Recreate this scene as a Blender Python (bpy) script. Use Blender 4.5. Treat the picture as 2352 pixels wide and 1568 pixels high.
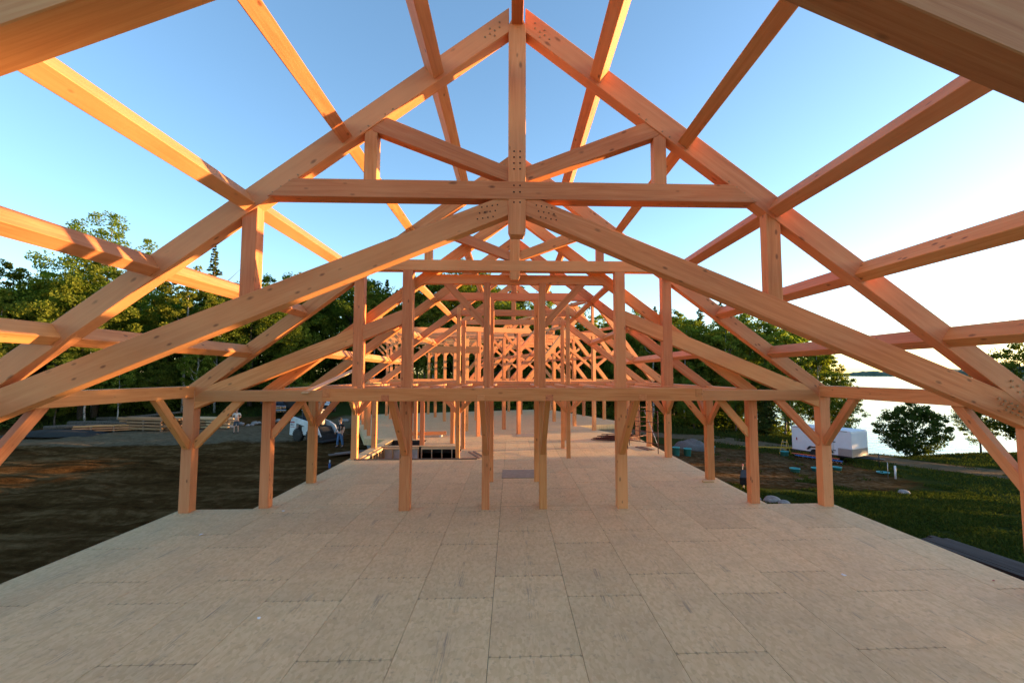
import bpy, bmesh, math, random
import numpy as np
from mathutils import Vector, Matrix
R = math.radians
random.seed(7); rng = np.random.default_rng(7)
for o in list(bpy.data.objects): bpy.data.objects.remove(o)
scene = bpy.context.scene
COL = scene.collection

# ------------------------------------------------------------------ camera, sky, sun, exposure
cam_d = bpy.data.cameras.new('camera'); cam = bpy.data.objects.new('camera', cam_d); COL.objects.link(cam)
cam_d.sensor_width = 36.0; cam_d.lens = 36.0*1079.73/2352
cam_d.shift_x = -38.87/2352
cam_d.clip_start = 0.05; cam_d.clip_end = 9000
cam.location = (-0.08, 0, 3.63)
cam.rotation_euler = (R(90+3.975), 0, R(-2.10))
scene.camera = cam
SUN_AZ, SUN_EL = 82.0, 4.3                 # degrees: clockwise from +Y, above the horizon
w = bpy.data.worlds.new('World'); scene.world = w; w.use_nodes = True
nt = w.node_tree; nt.nodes.clear()
sky = nt.nodes.new('ShaderNodeTexSky'); sky.sky_type = 'NISHITA'; sky.sun_disc = False
sky.sun_elevation = R(SUN_EL); sky.sun_rotation = R(SUN_AZ)
sky.air_density = 0.82; sky.dust_density = 0.7; sky.ozone_density = 2.2; sky.altitude = 300
bg = nt.nodes.new('ShaderNodeBackground'); bg.inputs['Strength'].default_value = 0.15
wo = nt.nodes.new('ShaderNodeOutputWorld')
tint = nt.nodes.new('ShaderNodeMixRGB'); tint.blend_type = 'MULTIPLY'; tint.inputs[0].default_value = 1.0; tint.inputs[2].default_value = (1.06, 1.0, 0.93, 1)
nt.links.new(sky.outputs[0], tint.inputs[1]); nt.links.new(tint.outputs[0], bg.inputs['Color']); nt.links.new(bg.outputs[0], wo.inputs['Surface'])
sd = bpy.data.lights.new('sun', 'SUN'); sun = bpy.data.objects.new('sun', sd); COL.objects.link(sun)
sd.energy = 3.0; sd.angle = R(0.5); sd.color = (1.0, 0.58, 0.25)
sun.location = (60, 66, 30)
S_DIR = Vector((math.sin(R(SUN_AZ))*math.cos(R(SUN_EL)), math.cos(R(SUN_AZ))*math.cos(R(SUN_EL)), math.sin(R(SUN_EL))))
sun.rotation_euler = S_DIR.to_track_quat('Z', 'Y').to_euler()
scene.view_settings.view_transform = 'Standard'; scene.view_settings.look = 'None'
scene.view_settings.exposure = 2.38; scene.view_settings.gamma = 1.0
scene.render.engine = 'CYCLES'
scene.cycles.max_bounces = 6; scene.cycles.diffuse_bounces = 4; scene.cycles.transparent_max_bounces = 8
scene.cycles.caustics_reflective = False; scene.cycles.caustics_refractive = False

# ------------------------------------------------------------------ pixel helper (2352 x 1568 grid of the photograph)
CAM = np.array([-0.08, 0, 3.63])
def _axes():
    a, p = R(2.1011), R(3.975)
    f = np.array([math.sin(a)*math.cos(p), math.cos(a)*math.cos(p), math.sin(p)])
    rt = np.array([math.cos(a), -math.sin(a), 0]); up = np.cross(rt, f)
    return rt, up, f
RT, UP, FW = _axes()
def at(u, v, z):
    "where the ray through a pixel meets the level z"
    d = RT*((u-1214.87)/1079.73) + UP*((784-v)/1079.73) + FW
    return CAM + d*((z-CAM[2])/d[2])

# ------------------------------------------------------------------ object helpers
def tag(o, label=None, cat=None, group=None, kind=None):
    if label: o['label'] = label
    if cat: o['category'] = cat
    if group: o['group'] = group
    if kind: o['kind'] = kind
    return o
def empty(name, loc=(0, 0, 0), rz=0, parent=None):
    o = bpy.data.objects.new(name, None); COL.objects.link(o); o.empty_display_size = 0.3
    o.location = loc; o.rotation_euler = (0, 0, rz); o.parent = parent
    return o
def link(name, me, mat=None, parent=None, loc=None, mtx=None):
    o = bpy.data.objects.new(name, me); COL.objects.link(o); o.parent = parent
    if mat is not None and not me.materials: me.materials.append(mat)
    if mtx is not None: o.matrix_local = mtx
    elif loc is not None: o.location = loc
    return o
def bm_mesh(bm, name, smooth=False):
    me = bpy.data.meshes.new(name); bm.normal_update(); bm.to_mesh(me); bm.free()
    if smooth:
        for p in me.polygons: p.use_smooth = True
    return me
def copy_tree(o, parent=None):
    c = o.copy(); COL.objects.link(c); c.parent = parent
    for ch in o.children: copy_tree(ch, c)
    return c
def box_bm(bm, x0, x1, y0, y1, z0, z1):
    v = [bm.verts.new(p) for p in ((x0,y0,z0),(x1,y0,z0),(x1,y1,z0),(x0,y1,z0),(x0,y0,z1),(x1,y0,z1),(x1,y1,z1),(x0,y1,z1))]
    for f in ((0,3,2,1),(4,5,6,7),(0,1,5,4),(1,2,6,5),(2,3,7,6),(3,0,4,7)): bm.faces.new([v[i] for i in f])
    return v
def bevel(bm, off, seg=1):
    if off: bmesh.ops.bevel(bm, geom=list(bm.edges), offset=off, segments=seg, affect='EDGES', clamp_overlap=True)
def box(name, lo, hi, mat, parent=None, bev=0.0, seg=1):
    c = [(a+b)/2 for a, b in zip(lo, hi)]
    bm = bmesh.new(); box_bm(bm, lo[0]-c[0], hi[0]-c[0], lo[1]-c[1], hi[1]-c[1], lo[2]-c[2], hi[2]-c[2]); bevel(bm, bev, seg)
    return link(name, bm_mesh(bm, name), mat, parent, loc=c)
def bar(name, p0, p1, wd, dp, mat, parent=None, up=(0, 0, 1), bev=0.007):
    "a straight timber from p0 to p1 (centre line); the grain runs along its local X"
    p0, p1 = Vector(p0), Vector(p1); X = (p1-p0); L = X.length; X.normalize()
    Z = Vector(up); Z = Z - X*Z.dot(X)
    if Z.length < 1e-4: Z = Vector((0, 1, 0)); Z = Z - X*Z.dot(X)
    Z.normalize(); Y = Z.cross(X)
    bm = bmesh.new(); box_bm(bm, -L/2, L/2, -wd/2, wd/2, -dp/2, dp/2); bevel(bm, bev)
    M = Matrix((X, Y, Z)).transposed().to_4x4(); M.translation = (p0+p1)/2
    return link(name, bm_mesh(bm, name), mat, parent, mtx=M)
def prism(name, poly, y0, y1, ang, mat, parent=None, bev=0.007):
    "a timber cut to an outline in the XZ plane; the grain runs along the angle ang"
    ca, sa = math.cos(ang), math.sin(ang)
    cx = sum(p[0] for p in poly)/len(poly); cz = sum(p[1] for p in poly)/len(poly)
    loc = [((x-cx)*ca+(z-cz)*sa, -(x-cx)*sa+(z-cz)*ca) for x, z in poly]
    h = (y1-y0)/2
    bm = bmesh.new()
    a = [bm.verts.new((x, -h, z)) for x, z in loc]; b = [bm.verts.new((x, h, z)) for x, z in loc]
    bm.faces.new(a); bm.faces.new(b[::-1]); n = len(a)
    for i in range(n): bm.faces.new((a[(i+1) % n], a[i], b[i], b[(i+1) % n]))
    bmesh.ops.recalc_face_normals(bm, faces=bm.faces); bevel(bm, bev)
    M = Matrix(((ca, 0, -sa, cx), (0, 1, 0, (y0+y1)/2), (sa, 0, ca, cz), (0, 0, 0, 1)))
    return link(name, bm_mesh(bm, name), mat, parent, mtx=M)
def tube_bm(bm, pts, rads, seg=8, cap=True):
    rings = []
    pts = [Vector(p) for p in pts]
    for i, p in enumerate(pts):
        t = (pts[min(i+1, len(pts)-1)]-pts[max(i-1, 0)]).normalized()
        a = t.orthogonal().normalized() if i == 0 else (A - t*A.dot(t)).normalized()
        A = a; b = t.cross(a)
        rings.append([bm.verts.new(p+(a*math.cos(k*2*math.pi/seg)+b*math.sin(k*2*math.pi/seg))*rads[i]) for k in range(seg)])
    for r0, r1 in zip(rings, rings[1:]):
        for k in range(seg): bm.faces.new((r0[k], r0[(k+1) % seg], r1[(k+1) % seg], r1[k]))
    if cap: bm.faces.new(rings[0][::-1]); bm.faces.new(rings[-1])
def tube(name, pts, rads, mat, parent=None, seg=8, smooth=True):
    bm = bmesh.new()
    if not hasattr(rads, '__len__'): rads = [rads]*len(pts)
    tube_bm(bm, pts, rads, seg); return link(name, bm_mesh(bm, name, smooth), mat, parent)
def lathe(name, prof, mat, parent=None, loc=(0, 0, 0), seg=20, axis='Z', smooth=True):
    bm = bmesh.new(); rings = []
    for r, z in prof:
        rings.append([bm.verts.new((r*math.cos(k*2*math.pi/seg), r*math.sin(k*2*math.pi/seg), z)) for k in range(seg)])
    for r0, r1 in zip(rings, rings[1:]):
        for k in range(seg): bm.faces.new((r0[k], r0[(k+1) % seg], r1[(k+1) % seg], r1[k]))
    bm.faces.new(rings[0][::-1]); bm.faces.new(rings[-1])
    if axis == 'Y': bmesh.ops.rotate(bm, verts=bm.verts, matrix=Matrix.Rotation(R(90), 3, 'X'))
    bmesh.ops.recalc_face_normals(bm, faces=bm.faces)
    me = bm_mesh(bm, name, smooth)
    return link(name, me, mat, parent, loc=loc)
def outline(name, poly, y0, y1, mat, parent=None, bev=0.02, seg=2):
    "side outline (x,z) given width in Y"
    bm = bmesh.new()
    a = [bm.verts.new((x, y0, z)) for x, z in poly]; b = [bm.verts.new((x, y1, z)) for x, z in poly]
    bm.faces.new(a); bm.faces.new(b[::-1]); n = len(a)
    for i in range(n): bm.faces.new((a[(i+1) % n], a[i], b[i], b[(i+1) % n]))
    bmesh.ops.recalc_face_normals(bm, faces=bm.faces); bevel(bm, bev, seg)
    return link(name, bm_mesh(bm, name), mat, parent)
def quads_mesh(name, P, mat_ids=None):
    "P: (n,4,3) array of quads"
    n = len(P); me = bpy.data.meshes.new(name)
    me.vertices.add(n*4); me.vertices.foreach_set('co', P.reshape(-1).astype(np.float32))
    me.loops.add(n*4); me.loops.foreach_set('vertex_index', np.arange(n*4, dtype=np.int32))
    me.polygons.add(n); me.polygons.foreach_set('loop_start', np.arange(0, n*4, 4, dtype=np.int32))
    me.polygons.foreach_set('loop_total', np.full(n, 4, dtype=np.int32))
    me.update(calc_edges=True); return me

# ------------------------------------------------------------------ materials
class NT:
    def __init__(s, name):
        s.m = bpy.data.materials.new(name); s.m.use_nodes = True; s.t = s.m.node_tree; s.t.nodes.clear()
        s.out = s.n('ShaderNodeOutputMaterial'); s.b = s.n('ShaderNodeBsdfPrincipled'); s.l(s.b.outputs[0], s.out.inputs['Surface'])
    def n(s, t, **k):
        x = s.t.nodes.new(t)
        for a, v in k.items(): setattr(x, a, v)
        return x
    def l(s, a, b): s.t.links.new(a, b)
    def coord(s, kind='Object', scale=(1, 1, 1), off=None):
        c = s.n('ShaderNodeTexCoord'); m = s.n('ShaderNodeMapping'); m.inputs['Scale'].default_value = scale
        s.l(c.outputs[kind], m.inputs['Vector'])
        if off is not None: s.l(off, m.inputs['Location'])
        return m.outputs[0]
    def rnd(s): return s.n('ShaderNodeObjectInfo').outputs['Random']
    def math(s, op, a, b=None, c=None):
        x = s.n('ShaderNodeMath', operation=op)
        for i, v in enumerate((a, b, c)):
            if v is None: continue
            if isinstance(v, (int, float)): x.inputs[i].default_value = v
            else: s.l(v, x.inputs[i])
        return x.outputs[0]
    def noise(s, vec, scale, detail=4, rough=0.55, dist=0.0):
        x = s.n('ShaderNodeTexNoise'); x.inputs['Scale'].default_value = scale; x.inputs['Detail'].default_value = detail
        x.inputs['Roughness'].default_value = rough; x.inputs['Distortion'].default_value = dist
        s.l(vec, x.inputs['Vector']); return x.outputs['Fac']
    def ramp(s, fac, stops):
        x = s.n('ShaderNodeValToRGB'); e = x.color_ramp.elements
        while len(e) < len(stops): e.new(0.5)
        for el, (p, c) in zip(e, stops): el.position = p; el.color = (*c, 1) if len(c) == 3 else c
        s.l(fac, x.inputs[0]); return x.outputs[0]
    def mapr(s, v, a, b, c=0.0, d=1.0):
        x = s.n('ShaderNodeMapRange'); 
        for i, q in enumerate((a, b, c, d)): x.inputs[1+i].default_value = q
        s.l(v, x.inputs[0]); return x.outputs[0]
    def mix(s, fac, a, b, mode='MIX'):
        x = s.n('ShaderNodeMixRGB', blend_type=mode)
        for i, v in enumerate((fac, a, b)):
            if isinstance(v, (int, float)): x.inputs[i].default_value = v
            elif isinstance(v, tuple): x.inputs[i].default_value = (*v, 1)
            else: s.l(v, x.inputs[i])
        return x.outputs[0]
    def color(s, v):
        if isinstance(v, tuple): s.b.inputs['Base Color'].default_value = (*v, 1)
        else: s.l(v, s.b.inputs['Base Color'])
    def bump(s, h, st=0.3, dist=0.01):
        x = s.n('ShaderNodeBump'); x.inputs['Strength'].default_value = st; x.inputs['Distance'].default_value = dist
        s.l(h, x.inputs['Height']); s.l(x.outputs[0], s.b.inputs['Normal'])
    def set(s, **k):
        for a, v in k.items(): s.b.inputs[a.replace('_', ' ')].default_value = v
        return s.m

def wood(name, lo, mid, hi, knots=True, rough=0.62):
    m = NT(name); r = m.rnd()
    off = m.n('ShaderNodeCombineXYZ'); m.l(m.math('MULTIPLY', r, 37.0), off.inputs[0]); m.l(m.math('MULTIPLY', r, 91.0), off.inputs[1]); m.l(m.math('MULTIPLY', r, 53.0), off.inputs[2])
    v = m.coord('Object', (0.35, 6.5, 6.5), off.outputs[0])
    g1 = m.noise(v, 2.2, 5, 0.6, 0.9)                       # growth-ring bands along the grain
    v2 = m.coord('Object', (1.2, 60, 60), off.outputs[0])
    g2 = m.noise(v2, 1.6, 3, 0.6)                           # fine fibre
    v3 = m.coord('Object', (0.9, 1.6, 1.6), off.outputs[0])
    g3 = m.noise(v3, 0.9, 3, 0.5)                           # broad heartwood / sapwood drift
    f = m.math('ADD', m.math('MULTIPLY', g1, 0.75), m.math('MULTIPLY', g2, 0.25))
    c = m.ramp(f, [(0.30, lo), (0.50, mid), (0.68, hi)])
    pale = tuple(min(1, x*y) for x, y in zip(hi, (1.08, 1.12, 1.15)))
    c = m.mix(m.mapr(m.math('ADD', m.math('MULTIPLY', g3, 0.65), m.math('MULTIPLY', r, 0.42)), 0.50, 0.80, 0, 0.7), c, pale)
    hs = m.n('ShaderNodeHueSaturation'); m.l(c, hs.inputs['Color'])
    m.l(m.mapr(m.math('FRACT', m.math('MULTIPLY', r, 7.31)), 0, 1, 0.497, 0.512), hs.inputs['Hue'])
    m.l(m.mapr(m.math('FRACT', m.math('MULTIPLY', r, 3.77)), 0, 1, 0.82, 1.12), hs.inputs['Value'])
    c = hs.outputs[0]
    if knots:
        vk = m.coord('Object', (1.6, 3.6, 3.6), off.outputs[0])
        vo = m.n('ShaderNodeTexVoronoi'); vo.inputs['Scale'].default_value = 1.0; m.l(vk, vo.inputs['Vector'])
        warp = m.math('ADD', vo.outputs['Distance'], m.math('MULTIPLY', m.noise(m.coord('Object', (14, 14, 14)), 1.0, 2), 0.05))
        k = m.mapr(warp, 0.075, 0.15, 1, 0)
        has = m.math('GREATER_THAN', m.n('ShaderNodeSeparateColor').outputs[0], 0.35)
        sc = [n for n in m.t.nodes if n.bl_idname == 'ShaderNodeSeparateColor'][-1]; m.l(vo.outputs['Color'], sc.inputs[0])
        c = m.mix(m.math('MULTIPLY', m.math('MULTIPLY', k, has), 0.62), c, (0.10, 0.035, 0.014))
        vo2 = m.n('ShaderNodeTexVoronoi'); vo2.inputs['Scale'].default_value = 1.0; m.l(m.coord('Object', (3.4, 7.5, 7.5), off.outputs[0]), vo2.inputs['Vector'])
        sc2 = m.n('ShaderNodeSeparateColor'); m.l(vo2.outputs['Color'], sc2.inputs[0])
        knotty = m.math('GREATER_THAN', sc2.outputs[1], m.mapr(m.math('FRACT', m.math('MULTIPLY', r, 13.7)), 0, 1, 0.55, 0.95))
        c = m.mix(m.math('MULTIPLY', m.math('MULTIPLY', m.mapr(vo2.outputs['Distance'], 0.10, 0.21, 1, 0), knotty), 0.72), c, (0.12, 0.04, 0.016))
    m.color(c); m.bump(m.math('ADD', g2, m.math('MULTIPLY', g1, 0.5)), 0.22, 0.004)
    return m.set(Roughness=rough, Specular_IOR_Level=0.35)
def plain(name, col, rough=0.6, metal=0.0, var=0.25, scale=6.0, bump=0.0):
    m = NT(name); n = m.noise(m.coord('Object'), scale, 4, 0.6)
    lo = tuple(x*(1-var) for x in col); hi = tuple(min(1, x*(1+var)) for x in col)
    m.color(m.ramp(n, [(0.3, lo), (0.7, hi)]))
    if bump: m.bump(n, bump, 0.02)
    return m.set(Roughness=rough, Metallic=metal)

FIR = wood('fir_timber', (0.52, 0.160, 0.056), (0.64, 0.228, 0.086), (0.71, 0.305, 0.130))
LUM = wood('sawn_lumber', (0.42, 0.24, 0.11), (0.56, 0.36, 0.19), (0.66, 0.46, 0.28), knots=False)
OLDW = wood('weathered_board', (0.10, 0.06, 0.04), (0.17, 0.11, 0.08), (0.25, 0.17, 0.13), knots=False, rough=0.8)
HOLE = plain('bored_hole', (0.012, 0.007, 0.005), 0.9, var=0.1)  # flat discs, no recess; near-black colour stands for shade inside the holes
DKB = wood('dark_stained_board', (0.035, 0.024, 0.02), (0.06, 0.042, 0.035), (0.09, 0.065, 0.055), knots=False, rough=1.0)
BRN = wood('rough_brown_timber', (0.20, 0.085, 0.035), (0.32, 0.155, 0.07), (0.44, 0.24, 0.12), knots=False, rough=0.85)
PEG = wood('oak_peg', (0.22, 0.11, 0.05), (0.36, 0.2, 0.1), (0.46, 0.27, 0.14), knots=False)

def osb():
    m = NT('strand_board'); r = m.rnd()
    v = m.coord('Object')
    off = m.n('ShaderNodeCombineXYZ'); m.l(m.math('MULTIPLY', r, 61.0), off.inputs[0]); m.l(m.math('MULTIPLY', r, 23.0), off.inputs[1])
    vo = m.coord('Object', (1, 1, 1), off.outputs[0])
    v1 = m.coord('Object', (26, 11, 1), off.outputs[0]); vr = m.n('ShaderNodeTexVoronoi'); vr.inputs['Scale'].default_value = 1.0; m.l(v1, vr.inputs['Vector'])
    chip = m.n('ShaderNodeSeparateColor'); m.l(vr.outputs['Color'], chip.inputs[0])
    c = m.ramp(chip.outputs[0], [(0.0, (0.59, 0.412, 0.200)), (0.45, (0.65, 0.466, 0.235)), (1.0, (0.70, 0.515, 0.272))])
    dirt = m.noise(vo, 1.1, 6, 0.62)
    c = m.mix(m.mapr(dirt, 0.45, 0.75, 0, 0.40), c, (0.44, 0.325, 0.185))
    sp = m.noise(vo, 9.0, 3, 0.7)
    c = m.mix(m.mapr(sp, 0.57, 0.72, 0, 0.75), c, (0.42, 0.295, 0.16))
    sx = m.n('ShaderNodeSeparateXYZ'); m.l(v, sx.inputs[0])
    ax = m.math('ABSOLUTE', sx.outputs[0])
    # faint grey stamp and scuff streaks down the middle of each sheet
    st = m.noise(m.coord('Object', (38, 1.3, 1), off.outputs[0]), 1.0, 4, 0.7)
    mid = m.mapr(ax, 0.04, 0.14, 1, 0)
    band = m.mapr(m.noise(m.coord('Object', (0, 2.0, 0), off.outputs[0]), 1.0, 1), 0.46, 0.56, 0, 1)
    c = m.mix(m.math('MULTIPLY', m.math('MULTIPLY', m.mapr(st, 0.50, 0.66, 0, 0.62), mid), band), c, (0.14, 0.12, 0.105))
    # nail heads and dirt ticks along the short ends
    ay = m.math('ABSOLUTE', sx.outputs[1])
    near = m.math('MULTIPLY', m.mapr(m.math('SUBTRACT', 1.2192, ay), 0.022, 0.05, 1, 0), m.math('LESS_THAN', ay, 1.25))
    px = m.math('ABSOLUTE', m.math('SUBTRACT', m.math('FRACT', m.math('MULTIPLY', m.math('ADD', sx.outputs[0], 5.0), 7.6)), 0.5))
    tick = m.mapr(m.math('ADD', px, m.math('MULTIPLY', m.noise(vo, 23, 3), 0.5)), 0.26, 0.40, 1, 0)
    c = m.mix(m.math('MULTIPLY', m.math('MULTIPLY', near, tick), 0.5), c, (0.09, 0.07, 0.055))
    hs = m.n('ShaderNodeHueSaturation'); m.l(c, hs.inputs['Color']); m.l(m.mapr(m.math('FRACT', m.math('MULTIPLY', r, 5.3)), 0, 1, 0.93, 1.06), hs.inputs['Value'])
    m.color(hs.outputs[0]); m.bump(m.math('ADD', chip.outputs[0], sp), 0.25, 0.003)
    return m.set(Roughness=0.72, Specular_IOR_Level=0.3)
OSB = osb()
HATCH = plain('worn_grey_board', (0.30, 0.24, 0.17), 0.8, var=0.2, scale=5)
DARK = plain('joist_void_shade', (0.03, 0.022, 0.016), 0.9)  # near-black puts the shade among the deck joists into the colour
CONC = plain('concrete', (0.20, 0.19, 0.175), 0.85, scale=2.0, bump=0.2)
MEMB = plain('black_membrane', (0.035, 0.036, 0.038), 0.55, scale=3)
STEEL = plain('scaffold_steel', (0.10, 0.030, 0.024), 0.55, 0.3)
ZINC = plain('galvanised_brace', (0.42, 0.42, 0.41), 0.4, 0.7)
WHITE = plain('white_panel', (0.70, 0.71, 0.73), 0.6, var=0.06, scale=1.5)
WHITE2 = plain('dusty_white_paint', (0.60, 0.60, 0.58), 0.45, var=0.18, scale=3)
GREY = plain('checker_aluminium', (0.40, 0.40, 0.40), 0.4, 0.6, var=0.15, scale=20)
RUBBER = plain('muddy_tyre', (0.035, 0.028, 0.022), 0.9, var=0.4, scale=5, bump=0.3)
REDP = plain('red_paint', (0.33, 0.035, 0.03), 0.5, var=0.2)
MATTE = plain('matte_black', (0.02, 0.019, 0.018), 0.85, var=0.4)
BLACKP = plain('black_paint', (0.018, 0.018, 0.02), 0.35, var=0.3)
DARKBLUE = plain('dark_truck_paint', (0.02, 0.022, 0.03), 0.18, 0.2, var=0.15)
CHROME = plain('chrome', (0.72, 0.72, 0.72), 0.14, 1.0, var=0.05)
GLASS = plain('dark_glass', (0.02, 0.025, 0.03), 0.06, 0.0, var=0.1)
TEAL = plain('teal_plastic', (0.06, 0.33, 0.32), 0.45, var=0.12)
BLUE = plain('blue_fibreglass', (0.03, 0.11, 0.33), 0.45, var=0.12)
ORANGE = plain('orange_fibreglass', (0.55, 0.10, 0.03), 0.45, var=0.12)
YELLOW = plain('yellow_fibreglass', (0.62, 0.40, 0.04), 0.45, var=0.12)
ALU = plain('aluminium_rung', (0.6, 0.6, 0.6), 0.35, 0.8, var=0.1)
PVC = plain('white_pipe', (0.72, 0.72, 0.70), 0.4, var=0.05)
PAPER = plain('white_paper', (0.7, 0.7, 0.68), 0.7, var=0.08)
GRAVEL = plain('grey_gravel', (0.13, 0.12, 0.11), 0.95, var=0.5, scale=30, bump=0.8)
ROCK = plain('field_stone', (0.28, 0.25, 0.22), 0.9, var=0.4, scale=5, bump=0.6)
SKIN = plain('skin', (0.52, 0.28, 0.19), 0.55, var=0.08)
TSHIRT = plain('pale_shirt', (0.62, 0.57, 0.50), 0.85, var=0.1)
BSHIRT = plain('black_shirt', (0.014, 0.014, 0.016), 0.85, var=0.2)
SHORTS = plain('slate_shorts', (0.05, 0.065, 0.085), 0.85, var=0.15)
JEANS = plain('blue_jeans', (0.07, 0.14, 0.26), 0.85, var=0.25, scale=8)
CAPC = plain('grey_cap', (0.33, 0.34, 0.36), 0.8, var=0.1)
SHOE = plain('dark_shoe', (0.05, 0.035, 0.03), 0.8)
TARP = plain('black_tarp', (0.018, 0.018, 0.016), 0.95, var=0.4, scale=2, bump=0.4)

def leaf_mat(name, a, b, trans=0.45):
    m = NT(name); m.t.nodes.remove(m.b)
    g = m.n('ShaderNodeNewGeometry'); r = g.outputs['Random Per Island']; ob = m.rnd()
    c = m.mix(m.math('FRACT', m.math('ADD', r, m.math('MULTIPLY', ob, 0.35))), a, b)
    hs = m.n('ShaderNodeHueSaturation'); m.l(c, hs.inputs['Color']); m.l(m.mapr(m.math('FRACT', m.math('MULTIPLY', ob, 9.7)), 0, 1, 0.475, 0.515), hs.inputs['Hue'])
    m.l(m.mapr(m.math('FRACT', m.math('MULTIPLY', ob, 5.1)), 0, 1, 0.75, 1.25), hs.inputs['Value'])
    d = m.n('ShaderNodeBsdfDiffuse'); t = m.n('ShaderNodeBsdfTranslucent'); mx = m.n('ShaderNodeMixShader'); mx.inputs[0].default_value = trans
    m.l(hs.outputs[0], d.inputs[0])
    tc = m.mix(1.0, hs.outputs[0], (1.25, 1.35, 0.55), 'MULTIPLY'); m.l(tc, t.inputs[0])
    m.l(d.outputs[0], mx.inputs[1]); m.l(t.outputs[0], mx.inputs[2]); m.l(mx.outputs[0], m.out.inputs['Surface'])
    return m.m
LEAF = leaf_mat('broad_leaf', (0.082, 0.128, 0.022), (0.175, 0.222, 0.038), 0.52)
LEAFD = leaf_mat('shaded_leaf', (0.035, 0.060, 0.014), (0.075, 0.105, 0.022), 0.35)  # darker copy of the leaf colours, a backlit silhouette put into the colour
LEAFY = leaf_mat('pale_leaf', (0.13, 0.17, 0.026), (0.25, 0.28, 0.05), 0.5)
NEEDLE = leaf_mat('needles', (0.045, 0.070, 0.020), (0.095, 0.125, 0.032), 0.3)
GRASSM = leaf_mat('grass_blade', (0.030, 0.052, 0.011), (0.075, 0.095, 0.022), 0.3)
BARK = plain('bark', (0.10, 0.075, 0.055), 0.95, var=0.5, scale=9, bump=0.6)
def birch():
    m = NT('birch_bark'); n = m.noise(m.coord('Object', (3, 3, 9)), 1.6, 4, 0.7)
    m.color(m.ramp(n, [(0.40, (0.06, 0.05, 0.045)), (0.50, (0.46, 0.42, 0.37)), (0.75, (0.60, 0.56, 0.50))])); return m.set(Roughness=0.8)
BIRCH = birch()

def ground_mat():
    m = NT('ground'); at_ = m.n('ShaderNodeAttribute'); at_.attribute_name = 'cover'
    sc = m.n('ShaderNodeSeparateColor'); m.l(at_.outputs['Color'], sc.inputs[0])
    v = m.coord('Object')
    n1 = m.noise(v, 0.35, 6, 0.65); n2 = m.noise(v, 3.0, 6, 0.7); n3 = m.noise(v, 14.0, 4, 0.7)
    vt = m.n('ShaderNodeMapping'); vt.inputs['Rotation'].default_value = (0, 0, R(-52)); vt.inputs['Scale'].default_value = (0.09, 0.9, 1); m.l(v, vt.inputs['Vector'])
    tr_ = m.noise(vt.outputs[0], 1.6, 5, 0.65, 0.4)
    dirt = m.ramp(m.math('ADD', m.math('MULTIPLY', n2, 0.35), m.math('ADD', m.math('MULTIPLY', n1, 0.25), m.math('MULTIPLY', tr_, 0.4))), [(0.38, (0.036, 0.018, 0.006)), (0.50, (0.082, 0.043, 0.015)), (0.64, (0.20, 0.120, 0.052))])
    sand = m.ramp(n2, [(0.3, (0.11, 0.080, 0.047)), (0.7, (0.22, 0.165, 0.10))])
    gr = m.ramp(m.math('ADD', m.math('MULTIPLY', n3, 0.5), m.math('MULTIPLY', n2, 0.5)), [(0.35, (0.024, 0.034, 0.009)), (0.55, (0.045, 0.058, 0.015)), (0.75, (0.085, 0.085, 0.032))])
    gm = m.mapr(m.math('ADD', sc.outputs[0], m.math('ADD', m.math('MULTIPLY', m.math('SUBTRACT', n2, 0.5), 1.1), m.math('MULTIPLY', m.math('SUBTRACT', n1, 0.52), 0.8))), 0.35, 0.65, 0, 1)
    sm = m.mapr(m.math('ADD', sc.outputs[1], m.math('MULTIPLY', m.math('SUBTRACT', n2, 0.5), 0.7)), 0.35, 0.65, 0, 1)
    c = m.mix(sm, dirt, sand); c = m.mix(gm, c, gr); m.color(c)
    m.bump(m.math('ADD', m.math('ADD', m.math('MULTIPLY', n2, 1.0), m.math('MULTIPLY', n3, 0.5)), m.math('MULTIPLY', tr_, 1.6)), 1.0, 0.16)
    return m.set(Roughness=1.0, Specular_IOR_Level=0.0)
GROUND = ground_mat()
def water_mat():
    m = NT('lake_water'); m.color((0.012, 0.028, 0.034))
    a = m.noise(m.coord('Object', (0.35, 0.9, 1)), 1.0, 4, 0.6); m.bump(a, 0.35, 0.25)
    return m.set(Roughness=0.10, IOR=1.33, Specular_IOR_Level=0.5)
WATER = water_mat()

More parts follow.
